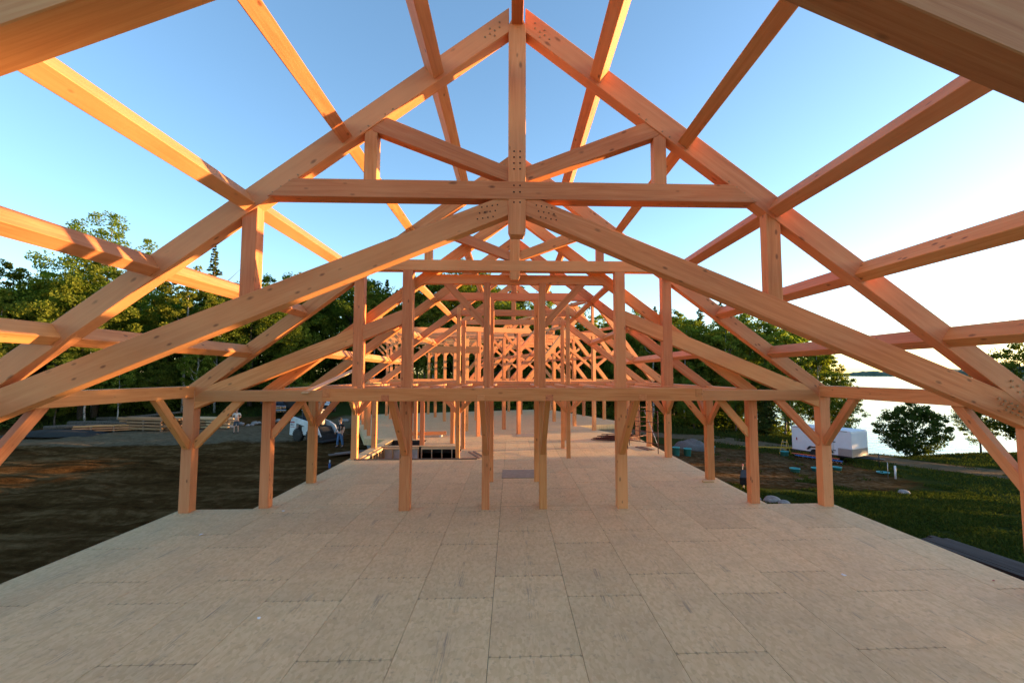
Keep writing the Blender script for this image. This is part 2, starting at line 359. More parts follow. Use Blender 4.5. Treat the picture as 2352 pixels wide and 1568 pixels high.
# ------------------------------------------------------------------ terrain
LAKE_Z = -4.6
def sstep(a, b, x): t = np.clip((x-a)/(b-a), 0, 1); return t*t*(3-2*t)
def vnoise(x, y, sc, seed=0):
    xs, ys = x/sc, y/sc; xi, yi = np.floor(xs), np.floor(ys); fx, fy = xs-xi, ys-yi
    h = lambda a, b: np.modf(np.abs(np.sin(a*127.1+b*311.7+seed*74.7)*43758.5453))[0]
    fx = fx*fx*(3-2*fx); fy = fy*fy*(3-2*fy)
    return (h(xi, yi)*(1-fx)+h(xi+1, yi)*fx)*(1-fy)+(h(xi, yi+1)*(1-fx)+h(xi+1, yi+1)*fx)*fy - 0.5
def lake_in(x, y): return np.minimum(y-(45.8+0.17*(x-35)), x-(35.2+0.05*(y-47)))
def g_height(x, y):
    x = np.asarray(x, float); y = np.asarray(y, float)
    left = -1.0 + 1.0*sstep(40, 62, y + 0.25*np.maximum(-x-20, 0))
    left = left + 1.5*sstep(70, 140, y)
    right = -1.75 - 0.068*np.clip(x-9, 0, 26) + 0.5*sstep(46, 62, y)*(x < 36)
    t = sstep(-8.0, 10.0, x - 0.0*y); z = left*(1-t) + right*t
    z = z*(1-sstep(60, 85, y)*(x < 36)) + 0.3*sstep(60, 85, y)*(x < 36)
    z = z + 0.22*vnoise(x, y, 5.0, 1) + 0.10*vnoise(x, y, 1.7, 2) + 0.5*vnoise(x, y, 22, 3)
    # vehicle ruts in the dirt yard
    rut = np.abs(np.mod((x*-0.62+y*0.79)+0.6*vnoise(x, y, 9, 13), 3.7)-1.85); yard = sstep(-9.5, -12, x)*(1-sstep(34, 40, y))
    z = z + yard*(0.20*vnoise(x, y, 1.15, 21)+0.10*vnoise(x, y, .85, 22))
    z = z - 0.17*yard*np.exp(-(rut/0.55)**2)
    inside = sstep(0, 0.9, np.minimum(np.minimum(x+7.0, 7.0-x), np.minimum(y-13.6, 26.6-y)))
    z = z*(1-inside) + (-3.1)*inside
    under = sstep(0, 1.0, np.minimum(np.minimum(x+8.6, 8.6-x), np.minimum(y+3, 13.2-y)))
    z = np.minimum(z, z*(1-under)+(-1.8)*under)
    d = lake_in(x, y)
    z = np.where(d > -6, z*(1-sstep(-6, 1.0, d)) + (LAKE_Z-0.25)*sstep(-6, 1.0, d), z)
    z = np.where(d > 1.0, LAKE_Z-0.25-np.clip((d-1)*0.15, 0, 4), z)
    return z
def gz(x, y): return float(g_height(np.array([x]), np.array([y]))[0])
def polyd(x, y, pts):
    best = np.full(x.shape, 1e9)
    for (x0, y0), (x1, y1) in zip(pts, pts[1:]):
        dx, dy = x1-x0, y1-y0; t = np.clip(((x-x0)*dx+(y-y0)*dy)/(dx*dx+dy*dy), 0, 1)
        best = np.minimum(best, np.hypot(x-x0-t*dx, y-y0-t*dy))
    return best
ROAD = [(60, 18), (46, 24.5), (36, 30.5), (28.5, 37.5), (21, 42), (12, 45), (2, 50)]
def cover(x, y):
    road = 1-sstep(2.0, 3.6, polyd(x, y, ROAD)+1.2*vnoise(x, y, 4, 5))
    pad = 1-sstep(6.0, 9.5, np.hypot((x-15)/1.25, (y-30)/1.0)+3.0*vnoise(x, y, 5, 6))
    near = 1-sstep(0.5, 2.5, np.where(y > 17, x-8.0, 9)+1.0*vnoise(x, y, 3, 9))
    grass = sstep(6, 9, x)*(1-np.maximum(np.maximum(road, pad), np.clip(near, 0, 1)*0.9))
    grass = np.maximum(grass, sstep(44, 50, y+0.25*np.maximum(-x-20, 0)+3*vnoise(x, y, 6, 7))*0.75*(1-road))
    sand = np.maximum(road*0.7, pad*0.40)
    sand = np.maximum(sand, (1-sstep(3, 6, np.hypot((x+27)/3.2, (y-36)/1.1)))*0.95)
    sand = np.maximum(sand, (1-sstep(2, 4.5, polyd(x, y, [(-46, 31), (-26, 35), (-14, 44), (-13, 70)])))*0.75)
    return np.clip(grass, 0, 1), np.clip(sand, 0, 1)
def axis_pts(lo, hi, step, far):
    a = list(np.arange(lo, hi+1e-6, step)); s = step
    p, q = lo, hi
    pre, post = [], []
    while p > -far: s *= 1.35; p -= s; pre.append(p)
    s = step
    while q < far: s *= 1.35; q += s; post.append(q)
    return np.array(pre[::-1]+a+post)
gx = axis_pts(-60, 60, 0.42, 4200); gy = axis_pts(2, 66, 0.42, 4200); gy = gy[gy > -260]
GX, GY = np.meshgrid(gx, gy); GZ = g_height(GX, GY)
nx, ny = len(gx), len(gy)
V = np.stack([GX, GY, GZ], -1).reshape(-1, 3)
idx = np.arange(nx*ny).reshape(ny, nx)
F = np.stack([idx[:-1, :-1], idx[:-1, 1:], idx[1:, 1:], idx[1:, :-1]], -1).reshape(-1, 4)
me = bpy.data.meshes.new('ground'); me.vertices.add(len(V)); me.vertices.foreach_set('co', V.reshape(-1).astype(np.float32))
me.loops.add(F.size); me.loops.foreach_set('vertex_index', F.reshape(-1).astype(np.int32))
me.polygons.add(len(F)); me.polygons.foreach_set('loop_start', np.arange(0, F.size, 4, dtype=np.int32)); me.polygons.foreach_set('loop_total', np.full(len(F), 4, dtype=np.int32))
me.update(calc_edges=True); me.shade_smooth()
ca = me.color_attributes.new('cover', 'FLOAT_COLOR', 'POINT'); gr, sa = cover(GX, GY)
cc = np.zeros((nx*ny, 4), np.float32); cc[:, 0] = gr.ravel(); cc[:, 1] = sa.ravel(); cc[:, 3] = 1
ca.data.foreach_set('color', cc.ravel())
tag(link('ground', me, GROUND), 'bare earth yard and rough grass around the timber frame', 'ground', kind='structure')
bm = bmesh.new()
vv = [bm.verts.new(p) for p in ((20, 38, LAKE_Z), (4000, 38, LAKE_Z), (4000, 3900, LAKE_Z), (20, 3900, LAKE_Z))]; bm.faces.new(vv)
tag(link('lake', bm_mesh(bm, 'lake'), WATER), 'calm pale lake reaching to the far wooded shore', 'lake', kind='structure')
# far shore
HILL = plain('far_wooded_shore', (0.075, 0.105, 0.075), 1.0, var=0.35, scale=0.02)
n = 260; aa = np.radians(np.linspace(20, 72, n)); pts = []
for k, a in enumerate(aa):
    d = 2450+120*math.sin(k*0.11); h = 24+10*math.sin(k*0.045+1)+5*math.sin(k*0.23)+4*random.random()
    x, y = d*math.sin(a), d*math.cos(a); pts.append(((x, y, LAKE_Z-1), (x*1.004, y*1.004, LAKE_Z+h*0.75), (x*1.03, y*1.03, LAKE_Z+h), (x*1.2, y*1.2, LAKE_Z-1)))
bm = bmesh.new(); rows = [[bm.verts.new(p) for p in q] for q in pts]
for r0, r1 in zip(rows, rows[1:]):
    for j in range(3): bm.faces.new((r0[j], r1[j], r1[j+1], r0[j+1]))
bmesh.ops.recalc_face_normals(bm, faces=bm.faces)
tag(link('hills', bm_mesh(bm, 'hills'), HILL), 'low wooded hills along the far lake shore', 'hills', kind='structure')

# ------------------------------------------------------------------ floor deck: strand-board sheets laid one by one
S = 1.2192; X0 = -0.372; Y0 = 6.325
deck = tag(empty('floor_deck', (0, 0, 0)), 'broad platform of pale strand-board sheets under the timber frame', 'floor', kind='structure')
REG = [(-8.95, 8.95, 1.4, 13.25), (-7.07, 7.12, 13.25, 26.8)]
HOLES = [(-6.62, -2.50, 20.78, 24.25), (-6.62, -4.75, 24.55, 26.55)]
def clip(r, q):
    a = (max(r[0], q[0]), min(r[1], q[1]), max(r[2], q[2]), min(r[3], q[3]))
    return a if a[1]-a[0] > 0.02 and a[3]-a[2] > 0.02 else None
def subtract(r, h):
    c = clip(r, h)
    if not c: return [r]
    out = [(r[0], c[0], r[2], r[3]), (c[1], r[1], r[2], r[3]), (c[0], c[1], r[2], c[2]), (c[0], c[1], c[3], r[3])]
    return [q for q in out if q[1]-q[0] > 0.02 and q[3]-q[2] > 0.02]
bm = bmesh.new(); box_bm(bm, -S/2+.0035, S/2-.0035, -S+.006, S-.006, -0.022, 0); full_sheet = bm_mesh(bm, 'floor_sheet'); full_sheet.materials.append(OSB)
def sheet(r, cx, cy, z=0.0):
    w0, w1, l0, l1 = r[0]-cx, r[1]-cx, r[2]-cy, r[3]-cy
    if abs(w0+S/2) < 1e-3 and abs(w1-S/2) < 1e-3 and abs(l0+S) < 1e-3 and abs(l1-S) < 1e-3: me = full_sheet
    else:
        bm = bmesh.new(); box_bm(bm, w0+.0035, w1-.0035, l0+.006, l1-.006, -0.022, 0); me = bm_mesh(bm, 'floor_sheet'); me.materials.append(OSB)
    o = bpy.data.objects.new('floor_sheet', me); COL.objects.link(o); o.parent = deck; o.location = (cx, cy, z+random.uniform(-.0012, .0012))
for k in range(-8, 9):
    for j in range(-3, 10):
        ys = Y0+(0 if k % 2 == 0 else 1.6256)+2*S*j
        q = (X0+k*S, X0+(k+1)*S, ys, ys+2*S)
        for reg in REG:
            c = clip(q, reg)
            if not c: continue
            ps = [c]
            for h in HOLES: ps = [t for p in ps for t in subtract(p, h)]
            for p in ps: sheet(p, X0+(k+.5)*S, ys+S)
JB = (-0.34, -0.036)
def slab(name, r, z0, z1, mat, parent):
    box('seam_shade', (r[0], r[2], z1), (r[1], r[3], z1+.013), DARK, parent); return box(name, (r[0], r[2], z0), (r[1], r[3], z1), mat, parent)  # thin dark sheet added under the joints, painted-in shade for the gaps
slab('joist_shade_bed', (-8.93, 8.93, 1.42, 13.23), *JB, DARK, deck)  # solid block in place of joists, coloured as their shaded void
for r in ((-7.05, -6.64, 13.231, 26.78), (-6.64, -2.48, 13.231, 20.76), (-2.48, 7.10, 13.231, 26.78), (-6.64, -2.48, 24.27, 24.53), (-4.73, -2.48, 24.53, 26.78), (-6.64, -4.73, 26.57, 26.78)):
    slab('joist_shade_bed', r, *JB, DARK, deck)
for a, b in (((-8.94, 1.4), (-8.94, 13.25)), ((8.94, 1.4), (8.94, 13.25)), ((-8.94, 13.24), (-7.07, 13.24)), ((7.12, 13.24), (8.94, 13.24)), ((-7.06, 13.26), (-7.06, 26.79)), ((7.11, 13.26), (7.11, 26.79))):
    bar('rim_board', (a[0], a[1], -0.185), (b[0], b[1], -0.185), 0.04, 0.32, LUM, deck, bev=0)
# the part of the deck that turns under the angled wing
BASE = Matrix.Rotation(R(20), 4, 'Z')
def uw(u, w_): a = R(20); return (u*math.cos(a)-w_*math.sin(a), u*math.sin(a)+w_*math.cos(a))
far_poly = [(-7.07, 26.81), (7.12, 26.81), uw(15.8, 23.9), uw(15.8, 29.7), uw(20.2, 29.7), uw(20.2, 45), uw(1.4, 45), uw(1.4, 28.3)]
bm = bmesh.new()
t = [bm.verts.new((x, y, 0)) for x, y in far_poly]; b = [bm.verts.new((x, y, -0.34)) for x, y in far_poly]
bm.faces.new(t); bm.faces.new(b[::-1])
for i in range(len(t)): bm.faces.new((t[i], t[(i+1) % len(t)], b[(i+1) % len(t)], b[i]))
bmesh.ops.recalc_face_normals(bm, faces=bm.faces); link('far_floor_panel', bm_mesh(bm, 'far_floor_panel'), OSB, deck)
# foundation
fnd = tag(empty('foundation_wall', (0, 0, -3)), 'grey concrete foundation wall below the deck edge', 'foundation', kind='structure')
for a, b in (((-8.75, 1.5), (-8.75, 13.1)), ((8.75, 1.5), (8.75, 13.1)), ((-8.65, 13.05), (-6.95, 13.05)), ((6.95, 13.05), (8.65, 13.05)), ((-6.9, 13.2), (-6.9, 26.7)), ((6.95, 13.2), (6.95, 26.7)),
             ((-6.8, 26.9), uw(1.9, 28.5)), (uw(1.9, 28.6), uw(1.9, 44.6)), (uw(15.6, 24.5), uw(15.6, 30)), (uw(15.7, 30), uw(19.9, 30)), (uw(19.9, 30.2), uw(19.9, 44.6)), (uw(2.1, 44.7), uw(19.8, 44.7))):
    bar('wall_run', (a[0], a[1], 1.2), (b[0], b[1], 1.2), 0.22, 2.9, CONC, fnd, bev=0)
# stairwell: open stud walls below the deck
bm = bmesh.new(); box_bm(bm, -6.9, -2.2, 20.4, 27, -3.0, -2.92)
tag(link('basement_floor', bm_mesh(bm, 'basement_floor'), CONC), 'dark concrete basement floor seen through the stair opening', 'floor', kind='structure')
def stud_wall(name, p, q, n, label, sheath=False):
    t = tag(empty(name, (p[0], p[1], -2.9)), label, 'stud wall')
    P, Q = Vector((p[0], p[1], 0)), Vector((q[0], q[1], 0)); D = Q-P; nrm = Vector((-D.y, D.x, 0)).normalized()
    off = Vector((-p[0], -p[1], 2.9))
    bar('top_plate', P+off+Vector((0, 0, -0.085)), Q+off+Vector((0, 0, -0.085)), 0.14, 0.09, LUM, t, bev=.003)
    bar('bottom_plate', P+off+Vector((0, 0, -2.85)), Q+off+Vector((0, 0, -2.85)), 0.14, 0.05, LUM, t, bev=.003)
    for i in range(n):
        c = P+D*((i+0.03)/(n-0.94)); bar('stud', c+off+Vector((0, 0, -2.82)), c+off+Vector((0, 0, -0.13)), 0.14, 0.045, LUM, t, up=D.normalized(), bev=.003)
    if sheath:
        c = nrm*0.09; bar('sheathing', P+off+c+Vector((0, 0, -1.45)), Q+off+c+Vector((0, 0, -1.45)), 0.02, 2.75, WHITE2, t, bev=0)
    return t
stud_wall('stud_wall', (-6.55, 20.9), (-6.55, 24.15), 8, 'stud wall down the yard side of the stair opening')
stud_wall('stud_wall', (-6.45, 24.12), (-4.75, 24.12), 5, 'stud wall with pale sheathing at the back of the stair opening', True)
stud_wall('stud_wall', (-4.6, 24.12), (-2.55, 24.12), 5, 'open bare stud wall beside the sheathed one in the stair opening')
box('dark_sheet', (-6.60, 24.57, -0.33), (-4.77, 26.53, -0.31), MEMB); tag(bpy.data.objects['dark_sheet'], 'black membrane sheet lying in the rear floor opening', 'membrane')

# ------------------------------------------------------------------ the timber frame
TF = tag(empty('timber_frame', (0, 0, 0)), 'unfinished timber frame house of orange fir posts, trusses and purlins', 'timber frame')
SL = 0.758; TH = math.atan(SL); CT, ST = math.cos(TH), math.sin(TH)
def dots(name, pts, y, r, mat, parent, depth=0.004):
    bm = bmesh.new()
    for x, z in pts:
        n = 10; ring = [bm.verts.new((x+r*math.cos(k*2*math.pi/n), y, z+r*math.sin(k*2*math.pi/n))) for k in range(n)]
        rb = [bm.verts.new((v.co.x, y-depth, v.co.z)) for v in ring]
        bm.faces.new(rb)
        for k in range(n): bm.faces.new((ring[k], ring[(k+1) % n], rb[(k+1) % n], rb[k]))
    bmesh.ops.recalc_face_normals(bm, faces=bm.faces)
    o = link(name, bm_mesh(bm, name), mat, parent); o['kind'] = 'stuff'; return o
def main_truss(Y, low=True):
    t = empty('roof_truss', (0, Y, 0), parent=TF); T = 0.255
    # king post with a chamfered foot
    kb = 5.90 if low else 6.24
    kp = prism('king_post', [(-.145, 9.50), (-.145, kb+.09), (-.105, kb), (.105, kb), (.145, kb+.09), (.145, 9.50), (0, 9.80)], -0.012, T+0.012, R(90), FIR, t)
    if low: dots('peg_hole', [(sx*.05, z) for sx in (-1, 1) for z in (7.30, 7.20, 7.10, 7.00, 6.44)], -0.013, 0.014, HOLE, t); dots('peg_hole', [(sx*.05, z) for sx in (-1, 1) for z in (6.72, 6.61)], -0.019, 0.014, HOLE, t)
    for s in (-1, 1):
        P = lambda pts: [(s*x, z) for x, z in pts]
        prism('rafter', P([(.14, 9.92-SL*.14), (8.84, 9.92-SL*8.84), (8.84, 9.49-SL*8.84), (.14, 9.49-SL*.14)]), 0, T, -s*TH, FIR, t)
        prism('strut', P([(2.30, 6.78), (2.51, 6.78), (2.51, 9.52-SL*2.51), (2.30, 9.52-SL*2.30)]), .03, T-.03, R(90), FIR, t)
        prism('diagonal_strut', P([(.13, 7.05), (2.30, 7.92), (2.46, 7.72), (2.36, 7.62), (.13, 6.79)]), .022, T-.022, s*math.atan(.40), FIR, t)
        if low:
            prism('strut', P([(4.18, 6.62-.407*4.18), (4.42, 6.62-.407*4.42), (4.42, 9.52-SL*4.42), (4.18, 9.52-SL*4.18)]), .02, T-.02, R(90), FIR, t)
            prism('lower_chord', P([(.14, 6.65-.407*.14), (8.56, 6.65-.407*8.56), (8.56, 6.29-.42*8.56), (.14, 6.29-.42*.14)]), .006, T-.006, -s*math.atan(.413), FIR, t)
            hp = []
            for i in range(4):
                for j in range(3): hp.append((s*(.32+.085*i+.035*j), 6.60-.407*(.32+.085*i+.035*j)-.07-.085*j+.02*i))
            dots('peg_hole', hp, .0055, 0.012, HOLE, t)
            pg = [(s*(7.98+.10*i+.05*j), 6.56-.407*(7.98+.10*i+.05*j)-.08-.075*j) for i in range(4) for j in range(3)]+[(s*(8.22+.11*i), 9.80-SL*(8.22+.11*i)-.05-.1*j) for i in range(3) for j in range(2)]
            dots('peg', pg, 0.0, 0.017, PEG, t, 0.03)
        else:
            prism('lower_chord', P([(3.06, 6.65-.407*3.06), (4.16, 6.65-.407*4.16), (4.16, 6.29-.42*4.16), (3.06, 6.29-.42*3.06)]), .006, T-.006, -s*math.atan(.413), FIR, t)
            prism('lower_chord', P([(4.38, 6.65-.407*4.38), (8.56, 6.65-.407*8.56), (8.56, 6.29-.42*8.56), (4.38, 6.29-.42*4.38)]), .006, T-.006, -s*math.atan(.413), FIR, t)
            prism('queen_post', P([(4.14, 3.18), (4.40, 3.18), (4.40, 9.52-SL*4.40), (4.14, 9.52-SL*4.14)]), -.006, T+.006, R(90), FIR, t)
        dots('peg', [(s*(.30+.08*i), 9.82-SL*(.30+.08*i)-.05-.09*(i % 2)-.03*j) for i in range(5) for j in (0, 3)][:7], 0.0, 0.015, PEG, t, 0.012)
        dots('peg', [(s*x, 9.49-SL*x+.05) for x in (2.05, 2.17, 2.44, 2.56, 3.55, 3.68, 3.81, 3.94)], 0.0, 0.013, PEG, t, 0.012)
    prism('collar_beam', [(-3.62, 6.79), (3.62, 6.79), (4.02, 6.49), (-4.02, 6.49)], -.018, T+.018, 0, FIR, t)
    return t
YB = [2.17, 7.55, 12.93]
main_truss(YB[0]); main_truss(YB[1]); main_truss(YB[2], low=False)
# purlins, ridge and plates bay by bay
for a, b in zip(YB, YB[1:]):
    y0, y1 = a+.24, b+.015
    bar('ridge_beam', (0, y0, 9.69), (0, y1, 9.69), 0.195, 0.36, FIR, TF)
    for s in (-1, 1):
        for k, xc in enumerate((1.47, 2.95, 4.46, 5.89, 7.33)):
            n = Vector((s*ST, 0, CT)); c = Vector((s*xc, 0, 9.92-SL*xc)) - n*0.145
            bar('purlin', (c.x, y0, c.z), (c.x, y1, c.z), 0.205, 0.285, FIR, TF, up=n)
        bar('wall_plate', (s*8.67, a+.26, 3.16), (s*8.67, b+.01, 3.16), 0.262, 0.30, FIR, TF)
def post(x, y, z1, wd=0.28, z0=0.0): return bar('post', (x, y+wd/2, z0-.002), (x, y+wd/2, z1), wd, wd, FIR, TF, up=(0, 1, 0))
for s in (-1, 1):
    for y in YB: post(s*8.67, y-.012, 3.20)
    post(s*2.945, 12.918, 6.50); post(s*0.78, 12.93, 3.05, 0.20)
def brace(p, q, wd=0.15, dp=0.20): return bar('brace', p, q, wd, dp, FIR, TF, up=(0, 0, 1))
for s in (-1, 1):
    brace((s*8.67, 7.80, 1.70), (s*8.67, 8.98, 3.06)); brace((s*8.67, 12.95, 1.72), (s*8.67, 11.72, 3.06)); brace((s*8.67, 7.57, 1.70), (s*8.67, 6.4, 3.06))
    brace((s*8.56, 13.07, 1.72), (s*7.38, 13.07, 2.96))
    brace((s*2.945, 12.96, 1.53), (s*2.885, 11.12, 3.10), 0.15, 0.22); brace((s*.78, 12.96, 1.53), (s*.77, 11.12, 3.10), 0.13, 0.20)
    bar('balcony_beam', (s*2.885, 10.590, 3.10), (s*2.885, 12.95, 3.10), 0.17, 0.135, FIR, TF)
    bar('balcony_beam', (s*.77, 10.590, 3.10), (s*.77, 12.95, 3.10), 0.17, 0.135, FIR, TF)
    bar('balcony_joist', (s*4.18, 10.588, 3.215), (s*4.18, 12.95, 3.215), 0.16, 0.19, FIR, TF)
    for x in (.92, 1.95, 3.25): bar('balcony_joist', (s*x, 10.78, 3.20), (s*x, 12.95, 3.20), 0.17, 0.215, FIR, TF)
bar('balcony_beam', (-4.27, 10.70, 3.174), (4.27, 10.70, 3.174), 0.20, 0.292, FIR, TF)
bar('tie_beam', (-8.55, 13.06, 3.047), (8.55, 13.06, 3.047), 0.25, 0.296, FIR, TF)
# long wing behind the hall
def wing_truss(Y, parent, half=6.96, apex=8.49, slope=SL, cz=(6.20, 6.46), king=True, T=.22, c=0.0):
    t = empty('roof_truss', (0, Y, 0), parent=parent); th = math.atan(slope)
    for s in (-1, 1):
        P = lambda pts: [(c+s*x, z) for x, z in pts]
        prism('rafter', P([(.0 if not king else .09, apex-(0 if not king else .09)*slope), (half, apex-slope*half), (half, apex-.35-slope*half), (.09 if king else 0, apex-.35-(.09*slope if king else 0))]), 0, T, -s*th, FIR, t)
    x1 = (apex-.35-cz[1])/slope+.10; x0 = (apex-.35-cz[0])/slope+.10
    prism('collar_beam', [(c-x1, cz[1]), (c+x1, cz[1]), (c+x0, cz[0]), (c-x0, cz[0])], .01, T-.01, 0, FIR, t)
    if king: prism('king_post', [(c-.1, cz[1]-.02), (c+.1, cz[1]-.02), (c+.1, apex-.12), (c, apex-.05), (c-.1, apex-.12)], -.006, T+.006, R(90), FIR, t)
    return t
YW = [13.30, 16.25, 20.60, 24.30]
for i, y in enumerate(YW):
    wing_truss(y, TF, king=(i != 0))
    bar('tie_beam', (-6.95, y+.11, 3.10), (6.95, y+.11, 3.10), 0.20, 0.27, FIR, TF)
for a, b in zip(YW, YW[1:]):
    bar('ridge_beam', (0, a+.2, 8.28), (0, b+.02, 8.28), 0.16, 0.28, FIR, TF)
    for s in (-1, 1):
        for xc in (1.50, 2.86, 4.15, 5.48):
            n = Vector((s*ST, 0, CT)); c = Vector((s*xc, 0, 8.49-SL*xc))-n*.125
            bar('purlin', (c.x, a+.2, c.z), (c.x, b+.02, c.z), 0.17, 0.24, FIR, TF, up=n)
        bar('wall_plate', (s*6.81, a+.22, 3.09), (s*6.81, b+.02, 3.09), 0.22, 0.26, FIR, TF)
for s in (-1, 1):
    for y in (13.30, 16.25, 20.60): post(s*6.81, y-.01, 3.2, 0.25)
    post(s*6.87, 23.7, 3.2, 0.22)
    post(s*.785, 13.28, 6.24, 0.185); post(s*.775, 16.2, 6.24, 0.16); post(s*2.40, 20.58, 6.55, 0.17); post(s*2.45, 23.3, 6.3, 0.17)
    bar('brace', (s*.84, 13.38, 5.02), (s*1.98, 13.38, 6.27), 0.12, 0.2, FIR, TF)
    for y in (13.40, 16.37, 20.72): brace((s*6.74, y, 1.90), (s*5.80, y, 3.02), 0.13, 0.19)
    for y in (16.15, 20.5): brace((s*6.81, y+.15, 1.95), (s*6.81, y-.95, 3.02), 0.12, 0.18)
    for y in (16.5, 20.85): brace((s*6.81, y-.1, 1.95), (s*6.81, y+1.0, 3.02), 0.12, 0.18)
    brace((s*2.46, 20.7, 2.0), (s*3.4, 20.7, 3.0), 0.12, 0.17); brace((s*2.34, 20.7, 2.0), (s*1.4, 20.7, 3.0), 0.12, 0.17)
    for x in (.78, 1.85, 2.95, 4.15, 5.4): bar('joist', (s*x, 13.5, 3.11), (s*x, 20.62, 3.11), 0.14, 0.22, FIR, TF)
for x, y, z in ((-4.68, 24.55, 3.2), (-3.2, 25.1, 3.2), (-5.49, 26.85, 3.2), (6.93, 26.1, 3.2), (2.9, 26.1, 3.2)): post(x, y, z, 0.2)
bar('tie_beam', (-5.6, 27.0, 3.1), (7.0, 26.2, 3.1), 0.2, 0.25, FIR, TF)
# loose plank resting on the tie beam
tag(bar('plank', (-5.62, 12.86, 3.13), (-5.05, 15.5, 3.83), 0.20, 0.035, LUM, bev=.003), 'loose pale plank leaning up from the tie beam beside the loft', 'plank')
# angled wing, turned twenty degrees
AW = empty('angled_wing', (0, 0, 0), R(20), TF)
WR = [27.0, 29.75, 33.1, 36.5, 40.2, 43.5]
def lbar(name, p, q, wd, dp, up=(0, 0, 1)): return bar(name, p, q, wd, dp, FIR, AW, up=up, bev=.006)
for i, wv in enumerate(WR):
    cols = (7.66, 10.2, 15.45) if i == 0 else (1.72, 4.0, 7.66, 10.2, 15.45, 19.9)
    for u in cols: lbar('post', (u, wv, 0), (u, wv, 3.15 if u in (1.72, 19.9) else (6.15 if u < 12 else 5.6)), 0.21, 0.21, (0, 1, 0))
    lbar('tie_beam', (cols[0], wv, 3.10), (cols[-1], wv, 3.10), 0.19, 0.26)
    for u in cols[1:-1]:
        for s in (-1, 1): lbar('brace', (u+s*.08, wv, 2.05), (u+s*.95, wv, 3.0), 0.11, 0.16)
        if u < 12:
            for s in (-1, 1): lbar('brace', (u+s*.08, wv, 5.15), (u+s*.95, wv, 6.08), 0.11, 0.16)
    if i < 5: lbar('tie_beam', (3.3 if i else 6.6, wv, 6.28), (10.9, wv, 6.28), 0.2, 0.30 if i != 1 else 0.55)
    # steep gable toward the lake
    for c, hf, sl in ((15.4, 4.75, 1.16),):
        ap = 3.12+hf*sl; th = math.atan(sl)
        for s in (-1, 1): lbar('rafter', (c, wv, ap), (c+s*hf, wv, 3.12), 0.18, 0.30)
        if c < 10: continue
        lbar('collar_beam', (c-hf*.42, wv+.003, ap-hf*.42*sl-.1), (c+hf*.42, wv+.003, ap-hf*.42*sl-.1), 0.16, 0.24)
        lbar('king_post', (c, wv+.006, 3.1), (c, wv+.006, ap), 0.15, 0.17, (0, 1, 0))
        for s in (-1, 1): lbar('brace', (c+s*.06, wv+.004, 4.0), (c+s*hf*.5, wv+.004, ap-hf*.5*sl-.15), 0.12, 0.17)
for a, b in zip(WR, WR[1:]):
    for c, hf, sl in ((15.4, 4.75, 1.16), (5.2, 3.8, .80)):
        if c < 10: continue
        ap = 3.12+hf*sl
        for f in (.02, .35, .68):
            for s in (-1, 1): lbar('purlin', (c+s*hf*f, a, ap-hf*f*sl+.05), (c+s*hf*f, b, ap-hf*f*sl+.05), 0.15, 0.2)
    for u in (7.66, 10.2, 19.9): lbar('wall_plate', (u, a, 3.09), (u, b, 3.09), 0.18, 0.25)
    if a > 29: lbar('wall_plate', (1.72, a, 3.09), (1.72, b, 3.09), 0.18, 0.25)
# a deep sunlit valley beam where the wings meet
lbar('valley_beam', (7.6, 26.6, 5.05), (4.4, 27.3, 5.05), 0.2, 0.40)

# ------------------------------------------------------------------ trees
def unit(n): v = rng.normal(size=(n, 3)); return v/np.linalg.norm(v, axis=1, keepdims=True)
def leaves(C, size, flat=0.0):
    "one leaf spray (a quad) at every centre"
    n = len(C); a = unit(n); b = unit(n)
    if flat: a[:, 2] *= (1-flat); a /= np.linalg.norm(a, axis=1, keepdims=True)
    b = b-a*(a*b).sum(1, keepdims=True); b /= np.linalg.norm(b, axis=1, keepdims=True)
    s = (size*rng.uniform(.6, 1.35, n))[:, None]; a = a*s; b = b*s*0.62
    return np.stack([C-a, C+b*0.9, C+a, C-b*0.9], 1)
def broad_crown(name, h, r, base, nclump, per, leaf, open_=0.0):
    cl = []
    while len(cl) < nclump:
        p = rng.uniform(-1, 1, 3)
        q = np.linalg.norm(p)
        if q > 1 or q < 0.35+open_*0.3: continue
        zz = (p[2]+1)/2; wid = (0.55+0.6*math.sin(math.pi*min(1, zz*0.85+0.12)))*r
        cl.append((p[0]*wid, p[1]*wid, base+zz*(h-base), (0.07+0.11*rng.random())*r*(1.25-0.5*zz)))
    P = []
    for x, y, z, cr in cl:
        m = int(per*rng.uniform(.6, 1.3)); d = unit(m)*(rng.random((m, 1))**0.45)*cr*np.array([1.4, 1.4, .95])
        P.append(np.array([x, y, z])+d)
    return quads_mesh(name, leaves(np.concatenate(P), leaf)), [(c[0], c[1], c[2]) for c in cl]
def conifer_crown(name, h, r, base, rows, leaf):
    P = []
    for i in range(rows):
        t = i/(rows-1); z = base+(h-base)*t; rr = r*(1-t)**0.85*rng.uniform(.75, 1.15)+0.12
        nb = max(4, int(9*(1-t)+4))
        for k in range(nb):
            a = rng.uniform(0, 2*math.pi); ln = rr*rng.uniform(.7, 1.1); m = max(8, int(ln*24))
            s = rng.random(m)**0.7*ln
            side = rng.normal(0, 1, m)*0.16*(1.1-s/ln*0.6)*ln*0.8
            P.append(np.stack([math.cos(a)*s-math.sin(a)*side, math.sin(a)*s+math.cos(a)*side, z-0.33*s+0.16*s*s/ln+rng.normal(0, .05, m)], 1))
    return quads_mesh(name, leaves(np.concatenate(P), leaf, 0.6))
